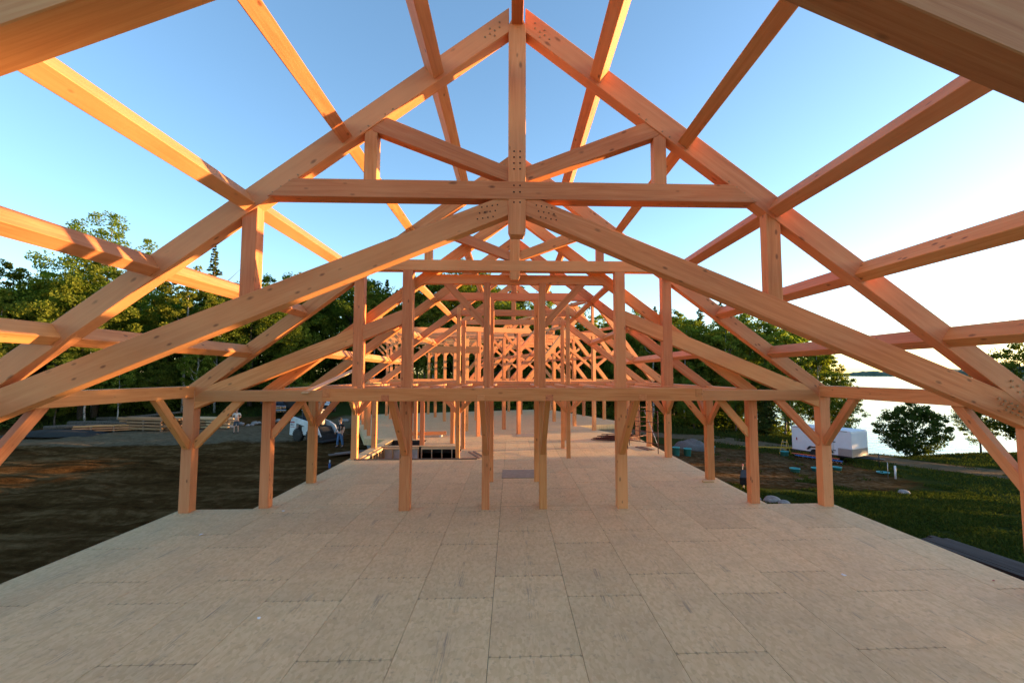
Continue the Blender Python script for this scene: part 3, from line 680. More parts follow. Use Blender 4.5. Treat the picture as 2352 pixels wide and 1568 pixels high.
def trunk_mesh(name, h, r, limbs, lean=0.0, seg=7, tips=None):
    bm = bmesh.new(); n = 7
    pts = [(lean*h*(i/n)**1.5+0.08*math.sin(i*1.7)*(i > 0), 0.08*math.cos(i*2.3)*(i > 0), h*i/n-0.25*(i == 0)) for i in range(n+1)]
    tube_bm(bm, pts, [r*(1-0.86*i/n) for i in range(n+1)], seg)
    for k in range(limbs):
        tip = tips[(k*7) % len(tips)] if tips else None
        z0 = h*random.uniform(.35, .8) if not tip else max(h*.25, min(h*.85, tip[2]-random.uniform(.8, 2.2)))
        a = random.uniform(0, 6.28); L = h*random.uniform(.14, .26)
        e = Vector(tip) if tip else Vector((math.cos(a)*L, math.sin(a)*L, z0+L*.6))
        s = Vector((lean*h*(z0/h)**1.5, 0, z0)); mid = (s+e)/2+Vector((0, 0, -0.15*L))
        tube_bm(bm, [s, mid, e], [r*.36, r*.22, r*.07], 5)
    return bm_mesh(bm, name, True)
KINDS = {}
def kind(key, name, label, cat, group, trunk_args, crown, leafm, barkm):
    tr, cr = trunk_args, crown
    tips = None
    if isinstance(cr, tuple): cr, tips = cr
    cr.materials.append(leafm)
    tm = trunk_mesh('trunk', *tr, tips=tips); tm.materials.append(barkm)
    KINDS[key] = (name, label, cat, group, tm, cr)
kind('maple', 'broadleaf_tree', 'full round broadleaf tree', 'tree', 'broadleaf trees', (9.5, .20, 9), broad_crown('crown', 13.5, 3.6, 2.0, 250, 105, .115), LEAF, BARK)
kind('maple2', 'broadleaf_tree', 'full round broadleaf tree', 'tree', 'broadleaf trees', (10, .22, 9, .02), broad_crown('crown', 12.2, 4.1, 1.4, 270, 105, .12), LEAF, BARK)
kind('aspen', 'aspen_tree', 'slim pale green aspen with white trunk', 'tree', 'aspens', (11.5, .13, 7, .01), broad_crown('crown', 13.5, 2.3, 3.2, 190, 85, .10, .2), LEAFY, BIRCH)
kind('aspen2', 'aspen_tree', 'slim pale green aspen with white trunk', 'tree', 'aspens', (10.5, .12, 7, -.03), broad_crown('crown', 12, 2.7, 2.2, 190, 88, .10, .2), LEAFY, BIRCH)
kind('spruce', 'spruce_tree', 'dark pointed spruce', 'tree', 'spruces', (13, .17, 0), conifer_crown('crown', 14, 2.5, .8, 62, .13), NEEDLE, BARK)
kind('pine', 'pine_tree', 'tall narrow pine', 'tree', 'pines', (15.5, .19, 6), conifer_crown('crown', 16.5, 2.0, 5.0, 44, .15), NEEDLE, BARK)
kind('tall', 'broadleaf_tree', 'x', 'tree', 'x', (18.5, .27, 18, .03), broad_crown('crown', 20.2, 4.3, 9.0, 135, 95, .115, .3), LEAF, BARK)
ZONE = 'in the wood behind the yard'
def tree(key, x, y, sc=1.0, rz=None, z=None, label=None, group=None, sx=1.0):
    name, lab, cat, grp, tm, cr = KINDS[key]
    e = empty(name, (x, y, (gz(x, y) if z is None else z)-0.05), random.uniform(0, 6.28) if rz is None else rz); e.scale = (sc*sx, sc*sx, sc)
    tag(e, label or (lab+' '+ZONE), cat, None if label else grp+' '+ZONE)
    link('trunk', tm, None, e); link('crown', cr, None, e)
    return e
# wood behind the yard (west side): edge row, second row, third row
K = ['maple', 'aspen', 'maple2', 'aspen2', 'spruce', 'maple', 'aspen', 'maple2', 'aspen2', 'maple']
edge = [(-62, 37), (-57, 43), (-52, 41), (-49.5, 47), (-46, 44.5), (-43, 49.5), (-40, 47), (-37.5, 52.5), (-35, 50), (-32.5, 56), (-30, 54), (-27.5, 60), (-33, 62), (-38, 58), (-44, 55), (-50, 53), (-56, 50), (-62, 47), (-68, 42),
        (-41, 64), (-47, 61), (-54, 58), (-61, 55), (-67, 51), (-36, 69), (-72, 36), (-68, 31), (-75, 45)]
for i, (x, y) in enumerate(edge):
    tree(K[(i*3+i//4) % len(K)], x+random.uniform(-.8, .8), y+random.uniform(-.8, .8), random.uniform(.95, 1.28))
big = tree('tall', -40.6, 47.5, 1.02, 1.0, label='tallest tree over the yard, open crown with bare forked limbs')
for x, y, k, s in ((-54.5, 45.5, 'spruce', .92), (-47.5, 50, 'maple', 1.12), (-34.2, 54.5, 'pine', 1.12), (-52, 50.5, 'maple2', 1.0), (-31, 50.5, 'aspen', .95), (-38.8, 44.5, 'aspen2', .8), (-26, 56, 'aspen', .85), (-45, 41.5, 'aspen', .72)):
    tree(k, x, y, s)
ZONE = 'in the wood behind the frame'
for x, y, k, s in ((-36.5, 45.2, 'aspen2', .55), (-34.0, 46.6, 'maple', .42), (-31.2, 47.8, 'aspen', .6), (-29.0, 50.2, 'spruce', .5), (-43.2, 41.5, 'spruce', .48), (-40.2, 43.2, 'maple', .40), (-47.5, 39.5, 'maple2', .45), (-51, 37.5, 'aspen2', .6), (-55, 36.5, 'spruce', .7), (-25.5, 53.5, 'maple2', .5)):
    tree(k, x, y, s)
# dense middle wood closing the view behind the frame
for i in range(46):
    x = -27+1.62*i+random.uniform(-1.2, 1.2); y = 62+(i*7 % 5)*3.0+random.uniform(-1, 1)
    if x > 30: continue
    s = 1.36 if x < -10 else (1.42 if x < 2 else (1.18 if x < 14 else .98))
    tree(K[(i*7+i//3) % len(K)], x, y, s*random.uniform(.82, 1.12))
ZONE = 'in the lakeside wood'
# lakeside wood (east side)
for i, (x, y, k, s) in enumerate([(13, 58, 'maple', .84), (16.5, 55, 'aspen', .92), (18.5, 60, 'spruce', .92), (20.5, 55.5, 'aspen2', .95), (23, 58, 'maple2', .94), (25, 54, 'aspen', .95), (26.5, 58.5, 'spruce', .98), (28.5, 55, 'maple2', 1.02), (30, 60, 'pine', .82),
        (30.0, 51.2, 'aspen', .92), (31.8, 53.5, 'maple', .98), (32.3, 48.8, 'aspen2', .82), (34.0, 50.6, 'aspen2', .80), (34.2, 47.9, 'aspen2', .64), (22, 64, 'maple', 1.0), (26.5, 65, 'pine', .9), (31, 63.5, 'maple2', 1.0), (18, 66, 'aspen', 1.05), (14.5, 64, 'maple2', .95), (27.3, 50.0, 'spruce', .52), (29.0, 48.3, 'aspen2', .50), (24.2, 50.6, 'maple', .46), (20, 51.5, 'maple2', .42)]):
    tree(k, x, y, s*1.12)
tree('maple2', 52.2, 46.4, .92, 2.0, label='dark spreading tree on the shore, drooping toward the water', sx=1.15)
tree('maple', 49.5, 48.6, .52, label='small half-lit tree by the water below the wall plate')
tree('maple', 60, 47, .85, label='dark round tree farther along the lake bank')
# lakeside bush
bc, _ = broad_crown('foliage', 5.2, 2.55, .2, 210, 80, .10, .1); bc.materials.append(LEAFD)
bp = at(2098, 1046, -3.9)
b = tag(empty('shore_bush', (bp[0], bp[1], gz(bp[0], bp[1])-.1)), 'big dark bush on the bank with silhouette shade put into its leaf colour', 'bush'); link('foliage', bc, None, b)
link('stem', trunk_mesh('stem', 3.4, .14, 8, seg=6, tips=_), BARK, b)
# undergrowth along the wood edge
P = []
for i in range(900):
    t = random.random()
    if i % 3 == 0: x, y = -70+46*t, 38+20*t+random.uniform(-2, 9)+max(0, -50-(-70+46*t))*-.2
    elif i % 3 == 1: x, y = -27+45*t, 60+random.uniform(-2, 7)
    else: x, y = 12+24*t, 53.5+random.uniform(-1.2, 6)-1.5*t
    m = 26; h = random.uniform(.5, 2.0); c = np.array([x, y, gz(x, y)])
    d = unit(m)*np.array([1.1, 1.1, .5*h]); P.append(c+d+np.array([0, 0, h*.5]))
me = quads_mesh('undergrowth', leaves(np.concatenate(P), .17)); tag(link('undergrowth', me, LEAF), 'low leafy undergrowth along the edge of the wood', 'undergrowth', kind='stuff')
# far wood seen as one mass
P = []
for i in range(1500):
    t = random.random(); x = 9+24*t; y = 64+random.uniform(0, 12)-6*t; z = random.random()**.8*(10.2-1.8*t)
    m = 40; P.append(np.array([x, y, z])+unit(m)*np.array([1.2, 1.2, .9])*(rng.random((m, 1))**.4))
for i in range(4200):
    t = random.random(); x = -150+215*t; y = 84+random.uniform(0, 30)-22*max(0, -(x+60)/90); z = 0.3+random.random()**.8*(19.5 if x < 6 else (16 if x < 14 else 10.5))
    if x > 34: continue
    m = 45; P.append(np.array([x, y, z])+unit(m)*np.array([1.5, 1.5, 1.1])*(rng.random((m, 1))**.4))
me = quads_mesh('forest', leaves(np.concatenate(P), .24)); tag(link('forest', me, LEAF), 'far dense wood closing off the clearing', 'forest', kind='stuff')
# rough grass
P = []
def blades(n, x0, x1, y0, y1, hmin, hmax):
    x = rng.uniform(x0, x1, n); y = rng.uniform(y0, y1, n); g, s_ = cover(x, y)
    keep = (g*1.0+1.2*vnoise(x, y, 1.1, 8)+.7*vnoise(x, y, 3.3, 11) > .55) & (lake_in(x, y) < -2) & ~((x > -9) & (x < 9) & (y < 27)); x, y = x[keep], y[keep]; z = g_height(x, y)
    n = len(x); h = rng.uniform(hmin, hmax, n); a = rng.uniform(0, 6.28, n); wd = .025+.02*rng.random(n); lx, ly = rng.normal(0, .10, n), rng.normal(0, .10, n)
    b0 = np.stack([x-wd*np.cos(a), y-wd*np.sin(a), z-.02], 1); b1 = np.stack([x+wd*np.cos(a), y+wd*np.sin(a), z-.02], 1)
    t0 = np.stack([x+lx-wd*.3*np.cos(a), y+ly-wd*.3*np.sin(a), z+h], 1); t1 = np.stack([x+lx+wd*.3*np.cos(a), y+ly+wd*.3*np.sin(a), z+h], 1)
    return np.stack([b0, b1, t1, t0], 1)
P = np.concatenate([blades(75000, 8.9, 24, 7, 26, .03, .11), blades(45000, 14, 46, 14, 46, .05, .17), blades(26000, 8, 34, 42, 56, .10, .34), blades(9000, -60, -20, 40, 60, .1, .4)])
tag(link('grass', quads_mesh('grass', P), GRASSM), 'rough short grass growing around the bare earth', 'grass', kind='stuff')
ZONE = 'on the bank beside the deck'
# bank trees south-east of the deck: they keep the low sun off the floor
for x, y in ((50, 29.5), (50.5, 33), (50, 36.5)): tree('maple2', x, y, .46)  # low trees out of view, added to shade the lakeside dirt
for i, (x, y, k, s) in enumerate([(52, 39.5, 'maple2', .9), (53, 25.8, 'aspen', .92), (55, 23.5, 'maple2', 1.02), (51, 18.5, 'maple', .98), (54.5, 14, 'maple2', 1.0), (50, 9.5, 'maple', 1.02), (54, 5, 'maple2', .98), (50.5, .5, 'maple', 1.0), (55, -4, 'maple2', .95), (59, 18, 'maple', 1.0), (58, 9, 'spruce', .95)]):
    tree(k, x, y, s, label=None)

# ------------------------------------------------------------------ things on the deck
def laid(name, p, q, wd, dp, mat, label, cat, z=0.0, group=None):
    return tag(bar(name, (p[0], p[1], z+dp/2), (q[0], q[1], z+dp/2), wd, dp, mat, bev=.004), label, cat, group)
laid('floor_rail', (-6.75, 20.50), (-1.55, 20.52), 0.09, 0.045, OLDW, 'long dark board lying along the front of the stair opening', 'board')
laid('floor_rail', (-2.05, 22.3), (-1.45, 20.62), 0.09, 0.045, OLDW, 'short dark board lying askew at the corner of the stair opening', 'board')
laid('floor_rail', (-1.85, 22.4), (-1.20, 20.75), 0.09, 0.045, OLDW, 'second short board beside the askew one by the stair opening', 'board')
laid('offcut_beam', (-6.2, 27.6), (-3.9, 28.0), 0.20, 0.20, FIR, 'short squared offcut timber lying beyond the stair opening', 'timber', 0.10)
for k, (x, y) in enumerate(((-6.0, 27.6), (-4.2, 27.95))): laid('sleeper', (x, y-.25), (x+.04, y+.25), 0.09, 0.10, WHITE2, 'pale sleeper block under the squared offcut timber', 'block', group='blocks under the offcut timber')
p = at(1195, 1090, 0)
tag(box('hatch_cover', (p[0]-.66, p[1]-.55, .004), (p[0]+.66, p[1]+.85, .016), HATCH), 'grey square hatch cover lying on the floor between the centre posts', 'hatch cover')
p = at(1212, 1000, 0)
tag(box('hatch_cover', (p[0]-.7, p[1]-.6, .004), (p[0]+.8, p[1]+.8, .016), HATCH), 'grey floor panel lying farther down the centre aisle', 'floor panel')
p = at(1628, 1106, 0); tag(box('wood_block', (p[0]-.22, p[1]-.12, 0), (p[0]+.14, p[1]+.05, .05), LUM, bev=.005), 'small wood block against the foot of a lakeside post', 'block')
def scrap(u, v, s, mat, label, cat='scrap'):
    p = at(u, v, 0); bm = bmesh.new()
    vs = [bm.verts.new((s*random.uniform(.6, 1.1)*math.cos(a+.3), s*random.uniform(.6, 1.1)*math.sin(a+.3), .004+.02*random.random())) for a in (0, 1.2, 2.5, 3.9, 5.2)]; c = bm.verts.new((0, 0, .03))
    for i in range(5): bm.faces.new((vs[i], vs[(i+1) % 5], c))
    return tag(link('paper_scrap', bm_mesh(bm, 'paper_scrap'), mat, loc=(p[0], p[1], 0)), label, cat)
scrap(650, 1174, .055, PAPER, 'white paper scrap on the floor near the yard-side wing post')
scrap(461, 1228, .06, PAPER, 'pale blue-white paper scrap on the floor before the main yard post')
scrap(595, 1420, .035, PAPER, 'small white scrap on an open floor sheet')
scrap(1938, 1321, .05, PAPER, 'white scrap on the floor toward the lake edge')
scrap(2283, 1334, .035, REDP, 'small red scrap on the floor close to the lake edge')
scrap(1520, 1164, .05, LUM, 'wood chip scrap on the floor beyond the round of posts')
# scaffold frames beside the lake-side posts
def scaffold(name, p, q, h, label, rungs):
    t = tag(empty(name, (p[0], p[1], 0)), label, 'scaffold frame'); d = Vector((q[0]-p[0], q[1]-p[1], 0))
    tube('leg', [(0, 0, .0), (0, 0, h)], .021, STEEL, t); tube('leg', [d, d+Vector((0, 0, h))], .021, STEEL, t)
    for z in rungs: tube('rung', [Vector((0, 0, z)), d+Vector((0, 0, z))], .017, STEEL, t)
    tube('mid_leg', [d*.42+Vector((0, 0, rungs[0])), d*.42+Vector((0, 0, rungs[-1]))], .015, STEEL, t)
    return t
a, b = at(1512, 1042, 0), at(1442, 1031, 0)
scaffold('scaffold', b, a, 1.95, 'brown steel scaffold frame standing nearer the deck edge', (.45, .95, 1.40, 1.9))
a2, b2 = at(1497, 1023, 0), at(1446, 1022, 0)
scaffold('scaffold', b2, (b2[0]+1.35, b2[1]+.5), 1.95, 'brown steel scaffold frame standing behind the first, by the posts', (.45, .95, 1.40, 1.9))
tag(tube('scaffold_brace', [(a[0], a[1], .35), (b2[0]+.9, b2[1]+.4, 1.75)], .013, ZINC), 'thin galvanised diagonal tube between the two scaffold frames', 'scaffold brace')
for k in range(7):
    p = at(1360+3*k, 1012+(k % 3), 0); L = 1.9+.2*(k % 3)
    t = tag(empty('steel_frame', (p[0]+.05*k, p[1]-.1*k+.4, .03+.045*k), R(6*k-20)), 'dark red steel frame lying flat in the heap by the scaffold', 'steel frame', 'steel frames heaped on the floor')
    tube('rail', [(0, 0, 0), (L, 0, 0)], .022, STEEL, t); tube('rail', [(0, .55, 0), (L, .55, 0)], .022, STEEL, t)
    for x in (.2, L/2, L-.2): tube('cross_bar', [(x, 0, 0), (x, .55, 0)], .016, STEEL, t)
p = at(1480, 1030, 0); laid('short_plank', (p[0]-.25, p[1]+.5), (p[0]+.12, p[1]-.6), .16, .04, OLDW, 'dark short plank on the floor under the scaffold', 'plank')
laid('short_plank', (p[0]-.05, p[1]+.5), (p[0]+.30, p[1]-.5), .14, .04, OLDW, 'second dark short plank beside it under the scaffold', 'plank', .005)

# ------------------------------------------------------------------ yard side
def ground_at(u, v, z0=-1.0):
    z = z0
    for _ in range(8): p = at(u, v, z); z = gz(p[0], p[1])
    return p[0], p[1], z
# skid steer loader, local +X forward
def wheel(parent, x, y, r, wd, tyre, rim):
    t = lathe('wheel', [(r*.55, -wd/2), (r*.9, -wd/2), (r, -wd*.32), (r, wd*.32), (r*.9, wd/2), (r*.55, wd/2)], tyre, parent, (x, y, r), 24, 'Y')
    lathe('rim', [(r*.12, -wd*.42), (r*.50, -wd*.36), (r*.56, -wd*.30), (r*.56, wd*.30), (r*.50, wd*.36), (r*.12, wd*.42)], rim, t, (0, 0, 0), 18, 'Y')
    bm = bmesh.new()
    for k in range(18):
        a = k*2*math.pi/18
        v0 = len(bm.verts); vs = box_bm(bm, -.03, .03, -wd*.45, wd*.45, r-.01, r+.03)
        bmesh.ops.rotate(bm, verts=vs, matrix=Matrix.Rotation(a, 3, 'Y'))
    o = link('tread', bm_mesh(bm, 'tread'), tyre, t); o['kind'] = 'stuff'
    return t
pl, pr = ground_at(679, 1013), ground_at(764, 1017)
c = ((pl[0]+pr[0])/2, (pl[1]+pr[1])/2); hd = math.atan2(pr[1]-pl[1], pr[0]-pl[0]); zc = gz(*c)
ss = tag(empty('skid_steer', (c[0], c[1], zc), hd), 'white skid steer loader with red trim parked in the dirt yard', 'loader')
outline('side_panel', [(-.30, .42), (-.34, .98), (.34, .98), (.30, .42)], -.72, .72, WHITE2, ss, .03)
outline('chassis', [(-1.15, .42), (-1.15, .95), (-.75, 1.08), (.95, .95), (1.18, .62), (1.12, .36), (-.95, .36)], -.60, .60, MATTE, ss, .03)
outline('rear_tower', [(-1.42, .38), (-1.36, 1.30), (-1.20, 1.52), (-.86, 1.46), (-.72, 1.12), (-.80, .72), (-1.05, .38)], -.80, .80, WHITE2, ss, .04)
outline('tailgate', [(-1.52, .45), (-1.47, 1.22), (-1.40, 1.26), (-1.40, .42)], -.70, .70, REDP, ss, .02)
outline('engine_cover', [(-1.2, 1.3), (-1.15, 1.62), (-.55, 1.60), (-.45, 1.2)], -.45, .45, MATTE, ss, .04)
for s in (-1, 1):
    arm = outline('lift_arm', [(-1.30, 1.44), (-1.12, 1.62), (.60, 1.27), (1.12, 1.04), (1.50, .40), (1.30, .28), (.98, .70), (.50, .90), (-1.15, 1.28)], s*.74-.07, s*.74+.07, WHITE2, ss, .02)
    outline('lift_cylinder', [(-.55, .95), (-.50, 1.05), (.35, 1.12), (.35, 1.02)], s*.66-.03, s*.66+.03, BLACKP, ss, .01)
cab = outline('cab', [(-.62, 1.05), (-.72, 1.95), (-.66, 2.02), (.30, 2.02), (.42, 1.95), (.52, 1.05)], -.46, .46, BLACKP, ss, .03)
outline('cab_opening', [(-.52, 1.25), (-.56, 1.85), (.22, 1.85), (.34, 1.25)], -.475, .475, GLASS, cab, .01)
box('cab_roof', (-.70, -.48, 2.02), (.40, .48, 2.06), WHITE2, cab, .01)
outline('bucket', [(1.34, .05), (1.32, .50), (1.42, .54), (1.50, .18), (1.80, .10), (1.80, .04)], -.88, .88, MATTE, ss, .015)
for x in (-.62, .62):
    for s in (-1, 1): wheel(ss, x, s*.70, .42, .30, RUBBER, REDP if x > 0 else BLACKP)
def lettering(txt, size, mat, parent, loc, rot, ext=.003):
    cu = bpy.data.curves.new('lettering', 'FONT'); cu.body = txt; cu.size = size; cu.extrude = ext; cu.align_x = 'CENTER'; cu.align_y = 'CENTER'
    ob = bpy.data.objects.new('lettering', cu); COL.objects.link(ob); cu.materials.append(mat); bpy.context.view_layer.update(); me = bpy.data.meshes.new_from_object(ob.evaluated_get(bpy.context.evaluated_depsgraph_get())); bpy.data.objects.remove(ob)
    if not me.materials: me.materials.append(mat)
    ob = link('lettering', me, None, parent, loc=loc); ob.rotation_euler = rot; return ob
pl_ = box('number_plate', (-1.30, -.812, .92), (-.90, -.803, 1.30), WHITE, ss)
box('red_band', (-1.30, -.817, 1.21), (-.90, -.812, 1.30), REDP, ss); box('red_band', (-1.30, -.817, .92), (-.90, -.812, .96), REDP, ss)
lettering('863', .25, BLACKP, ss, (-1.10, -.815, 1.085), (R(90), 0, 0))
# people
def person(name, u, v, facing, h, label, top, bottom, short, cap, pose):
    x, y, z = ground_at(u, v); t = tag(empty(name, (x, y, z), facing), label, 'person'); k = h/1.78
    def skin(nm, J, E, mat, sub=2):
        me = bpy.data.meshes.new(nm); keys = list(J); me.from_pydata([Vector(J[a][:3])*k for a in keys], [(keys.index(a), keys.index(b)) for a, b in E], [])
        o = link(nm, me, mat, t); sk = o.modifiers.new('skin', 'SKIN'); sk.use_smooth_shade = True
        for i, a in enumerate(keys): me.skin_vertices[0].data[i].radius = [r*k for r in (J[a][3] if isinstance(J[a][3], tuple) else (J[a][3],)*2)]; me.skin_vertices[0].data[i].use_root = (i == 0)
        s = o.modifiers.new('sub', 'SUBSURF'); s.levels = sub; s.render_levels = sub; return o
    A = pose
    J = {'pel': (0, 0, .95, (.13, .10)), 'wst': (0, 0, 1.10, (.125, .095)), 'chs': (0, 0, 1.32, (.155, .105)), 'nck': (0, .01, 1.50, .055), 'hd0': (0, .03, 1.60, .075), 'hd1': (0, .03, 1.70, .085), 'hd2': (0, .02, 1.77, .055)}
    E = [('pel', 'wst'), ('wst', 'chs'), ('chs', 'nck'), ('nck', 'hd0'), ('hd0', 'hd1'), ('hd1', 'hd2')]
    for s, nm in ((-1, 'l'), (1, 'r')):
        st = A['step']*s
        J.update({nm+'sh': (s*.19, 0, 1.43, .055), nm+'el': (s*A['el'][0], A['el'][1], A['el'][2], .042), nm+'wr': (s*A['wr'][0], A['wr'][1], A['wr'][2], .030), nm+'hn': (s*A['hn'][0], A['hn'][1], A['hn'][2], .036),
                  nm+'hp': (s*.10, 0, .90, .088), nm+'kn': (s*.11, .03+st*.6, .50, .058), nm+'an': (s*.12, st, .09, .040), nm+'to': (s*.13, st+.16, .04, .038)})
        E += [('chs', nm+'sh'), (nm+'sh', nm+'el'), (nm+'el', nm+'wr'), (nm+'wr', nm+'hn'), ('pel', nm+'hp'), (nm+'hp', nm+'kn'), (nm+'kn', nm+'an'), (nm+'an', nm+'to')]
    skin('body', J, E, SKIN)
    g = lambda a, f: (*J[a][:3], tuple(q*f for q in J[a][3]) if isinstance(J[a][3], tuple) else J[a][3]*f)
    SJ = {'pel': (0, 0, .92, (.155, .125)), 'wst': g('wst', 1.18), 'chs': g('chs', 1.12), 'nb': (0, 0, 1.46, .085)}; SE = [('pel', 'wst'), ('wst', 'chs'), ('chs', 'nb')]
    for nm in 'lr':
        sh, el = Vector(J[nm+'sh'][:3]), Vector(J[nm+'el'][:3]); SJ[nm+'sh'] = g(nm+'sh', 1.3); SJ[nm+'sl'] = (*(sh+(el-sh)*.72), .064); SE += [('chs', nm+'sh'), (nm+'sh', nm+'sl')]
    skin('shirt', SJ, SE, top)
    TJ = {'pel': (0, 0, .96, (.15, .12)), 'crt': (0, 0, .86, (.12, .11))}; TE = [('pel', 'crt')]
    for nm in 'lr':
        hp, kn, an = (Vector(J[nm+q][:3]) for q in ('hp', 'kn', 'an')); TJ[nm+'hp'] = (*(hp+Vector((0, 0, -.06))), .105); TJ[nm+'kn'] = (*(kn if not short else kn+Vector((0, 0, .0))), .088 if short else .078); TE += [('pel', nm+'hp'), (nm+'hp', nm+'kn')]
        if not short: TJ[nm+'an'] = (*(an+Vector((0, 0, .03))), .068); TE += [(nm+'kn', nm+'an')]
    skin('shorts' if short else 'jeans', TJ, TE, bottom)
    for s, nm in ((-1, 'l'), (1, 'r')):
        a, b_ = Vector(J[nm+'an'][:3]), Vector(J[nm+'to'][:3]); skin('shoe', {'h': (a.x, a.y-.05, .05, .05), 'm': (a.x, a.y+.05, .05, .05), 't': (b_.x, b_.y+.02, .04, .042)}, [('h', 'm'), ('m', 't')], SHOE, 1)
    lathe('cap', [(.098*k, 1.695*k), (.102*k, 1.74*k), (.085*k, 1.80*k), (.04*k, 1.825*k)], cap, t, (0, .02*k, 0), 14)
    box('cap_brim', (-.07*k, .09*k, 1.70*k), (.07*k, .21*k, 1.715*k), cap, t, .005)
    hair = lathe('hair', [(.088*k, 1.60*k), (.093*k, 1.66*k), (.09*k, 1.70*k)], BARK, t, (0, .0, 0), 12)
    for s in (-1, 1): lathe('ear', [(.012*k, -.012*k), (.022*k, 0), (.012*k, .012*k)], SKIN, t, (s*.095*k, .03*k, 1.645*k), 8)
    for s in (-1, 1): lathe('eye', [(.006*k, -.008*k), (.012*k, 0), (.006*k, .008*k)], BLACKP, t, (s*.033*k, .105*k, 1.66*k), 8)
    lathe('nose', [(.008*k, -.02*k), (.017*k, 0), (.006*k, .028*k)], SKIN, t, (0, .118*k, 1.635*k), 8)
    # five separate, slightly curled fingers on each hand
    for s, nm in ((-1, 'l'), (1, 'r')):
        hn, wr = Vector(J[nm+'hn'][:3])*k, Vector(J[nm+'wr'][:3])*k; d = (hn-wr).normalized(); sd = Vector((0, 1, 0))-d*d.y; sd.normalize()
        for f in range(4):
            o = hn+sd*(.030-.020*f)*k; L = (.075, .085, .080, .062)[f]*k; tube('finger', [o, o+d*L*.5, o+d*L*.85+Vector((-s*.018*k, 0, 0))], [.0095*k, .009*k, .006*k], SKIN, t, 6)
        o = hn+sd*.035*k-d*.02*k; tube('thumb', [o, o+sd*.03*k+d*.02*k, o+sd*.04*k+d*.055*k], [.011*k, .010*k, .007*k], SKIN, t, 6)
    return t
person('person', 781, 1027, R(150), 1.80, 'person in black shirt, jeans and cap walking beside the loader', BSHIRT, JEANS, False, SHOE, dict(step=.10, el=(.30, -.03, 1.17), wr=(.32, .08, .96), hn=(.32, .12, .88)))
person('person', 542, 994, R(200), 1.80, 'person in pale shirt, dark shorts and cap standing in the yard', TSHIRT, SHORTS, True, CAPC, dict(step=.04, el=(.27, -.02, 1.17), wr=(.10, .20, 1.10), hn=(.03, .22, 1.13)))
# dark pickup facing the yard, local +X forward
x, y, z = ground_at(628, 953, -.5)
pk = tag(empty('pickup_truck', (x, y, z), R(-62)), 'dark pickup truck with chrome grille parked before the wood', 'truck')
outline('body', [(-2.9, .55), (-2.9, 1.15), (-.9, 1.15), (.75, 1.18), (2.45, 1.08), (2.62, .95), (2.62, .50), (-2.7, .45)], -.98, .98, DARKBLUE, pk, .05)
cb = outline('cab', [(-1.05, 1.12), (-.90, 1.82), (-.2, 1.90), (.35, 1.84), (1.05, 1.15)], -.86, .86, DARKBLUE, pk, .06)
outline('windshield', [(.40, 1.80), (1.02, 1.18), (1.06, 1.20), (.45, 1.83)], -.76, .76, GLASS, cb, .005)
for s in (-1, 1): outline('side_window', [(-.78, 1.25), (-.72, 1.75), (.25, 1.75), (.72, 1.25)], s*.868-.008, s*.868+.008, GLASS, cb, .004)
gr_ = box('grille', (2.60, -.58, .72), (2.67, .58, 1.06), CHROME, pk, .02)
for k in range(4): box('grille_slat', (2.665, -.52, .76+.072*k), (2.68, .52, .79+.072*k), BLACKP, gr_)
for s in (-1, 1):
    box('headlight', (2.56, s*.79-.17, .78), (2.66, s*.79+.17, 1.02), CHROME, pk, .03); box('mirror', (.80, s*1.08-.10, 1.22), (.92, s*1.08+.10, 1.42), BLACKP, pk, .02)
    for xx in (-1.85, 1.75): wheel(pk, xx, s*.86, .40, .27, RUBBER, CHROME)
box('bumper', (2.60, -1.0, .45), (2.78, 1.0, .68), CHROME, pk, .04)
# dark utility trailer
x, y, z = ground_at(652, 947, -.5)
ut = tag(empty('utility_trailer', (x+.6, y+.5, z), R(-70)), 'dark boxy utility trailer beside the pickup truck', 'trailer')
box('box', (-1.6, -.95, .55), (1.6, .95, 1.65), BLACKP, ut, .03)
for s in (-1, 1): wheel(ut, 0, s*1.08, .34, .2, RUBBER, GREY)
tube('drawbar', [(1.6, 0, .55), (2.8, 0, .5)], .05, BLACKP, ut)
# white all-terrain vehicle
x, y, z = ground_at(745, 946, -.3)
av = tag(empty('quad_bike', (x, y, z), R(-25)), 'white and black quad bike parked behind the loader', 'quad bike')
outline('frame', [(-.8, .45), (-.7, .78), (.2, .80), (.75, .70), (.85, .45)], -.22, .22, BLACKP, av, .04)
outline('front_fender', [(.25, .78), (.45, .95), (.95, .88), (1.12, .62), (.95, .74), (.5, .76)], -.50, .50, WHITE, av, .03)
outline('rear_fender', [(-1.1, .66), (-.95, .88), (-.45, .95), (-.25, .78), (-.5, .76), (-.9, .72)], -.52, .52, WHITE, av, .03)
outline('seat', [(-.75, .92), (-.70, 1.02), (.1, .98), (.2, .88)], -.16, .16, BLACKP, av, .04); tube('handlebar', [(.32, -.36, 1.16), (.42, -.1, 1.10), (.42, .1, 1.10), (.32, .36, 1.16)], .02, BLACKP, av)
outline('windshield', [(.45, 1.0), (.30, 1.38), (.33, 1.40), (.52, 1.0)], -.22, .22, WHITE, av, .01)
for xx in (-.68, .70):
    for s in (-1, 1): wheel(av, xx, s*.46, .30, .24, RUBBER, GREY)
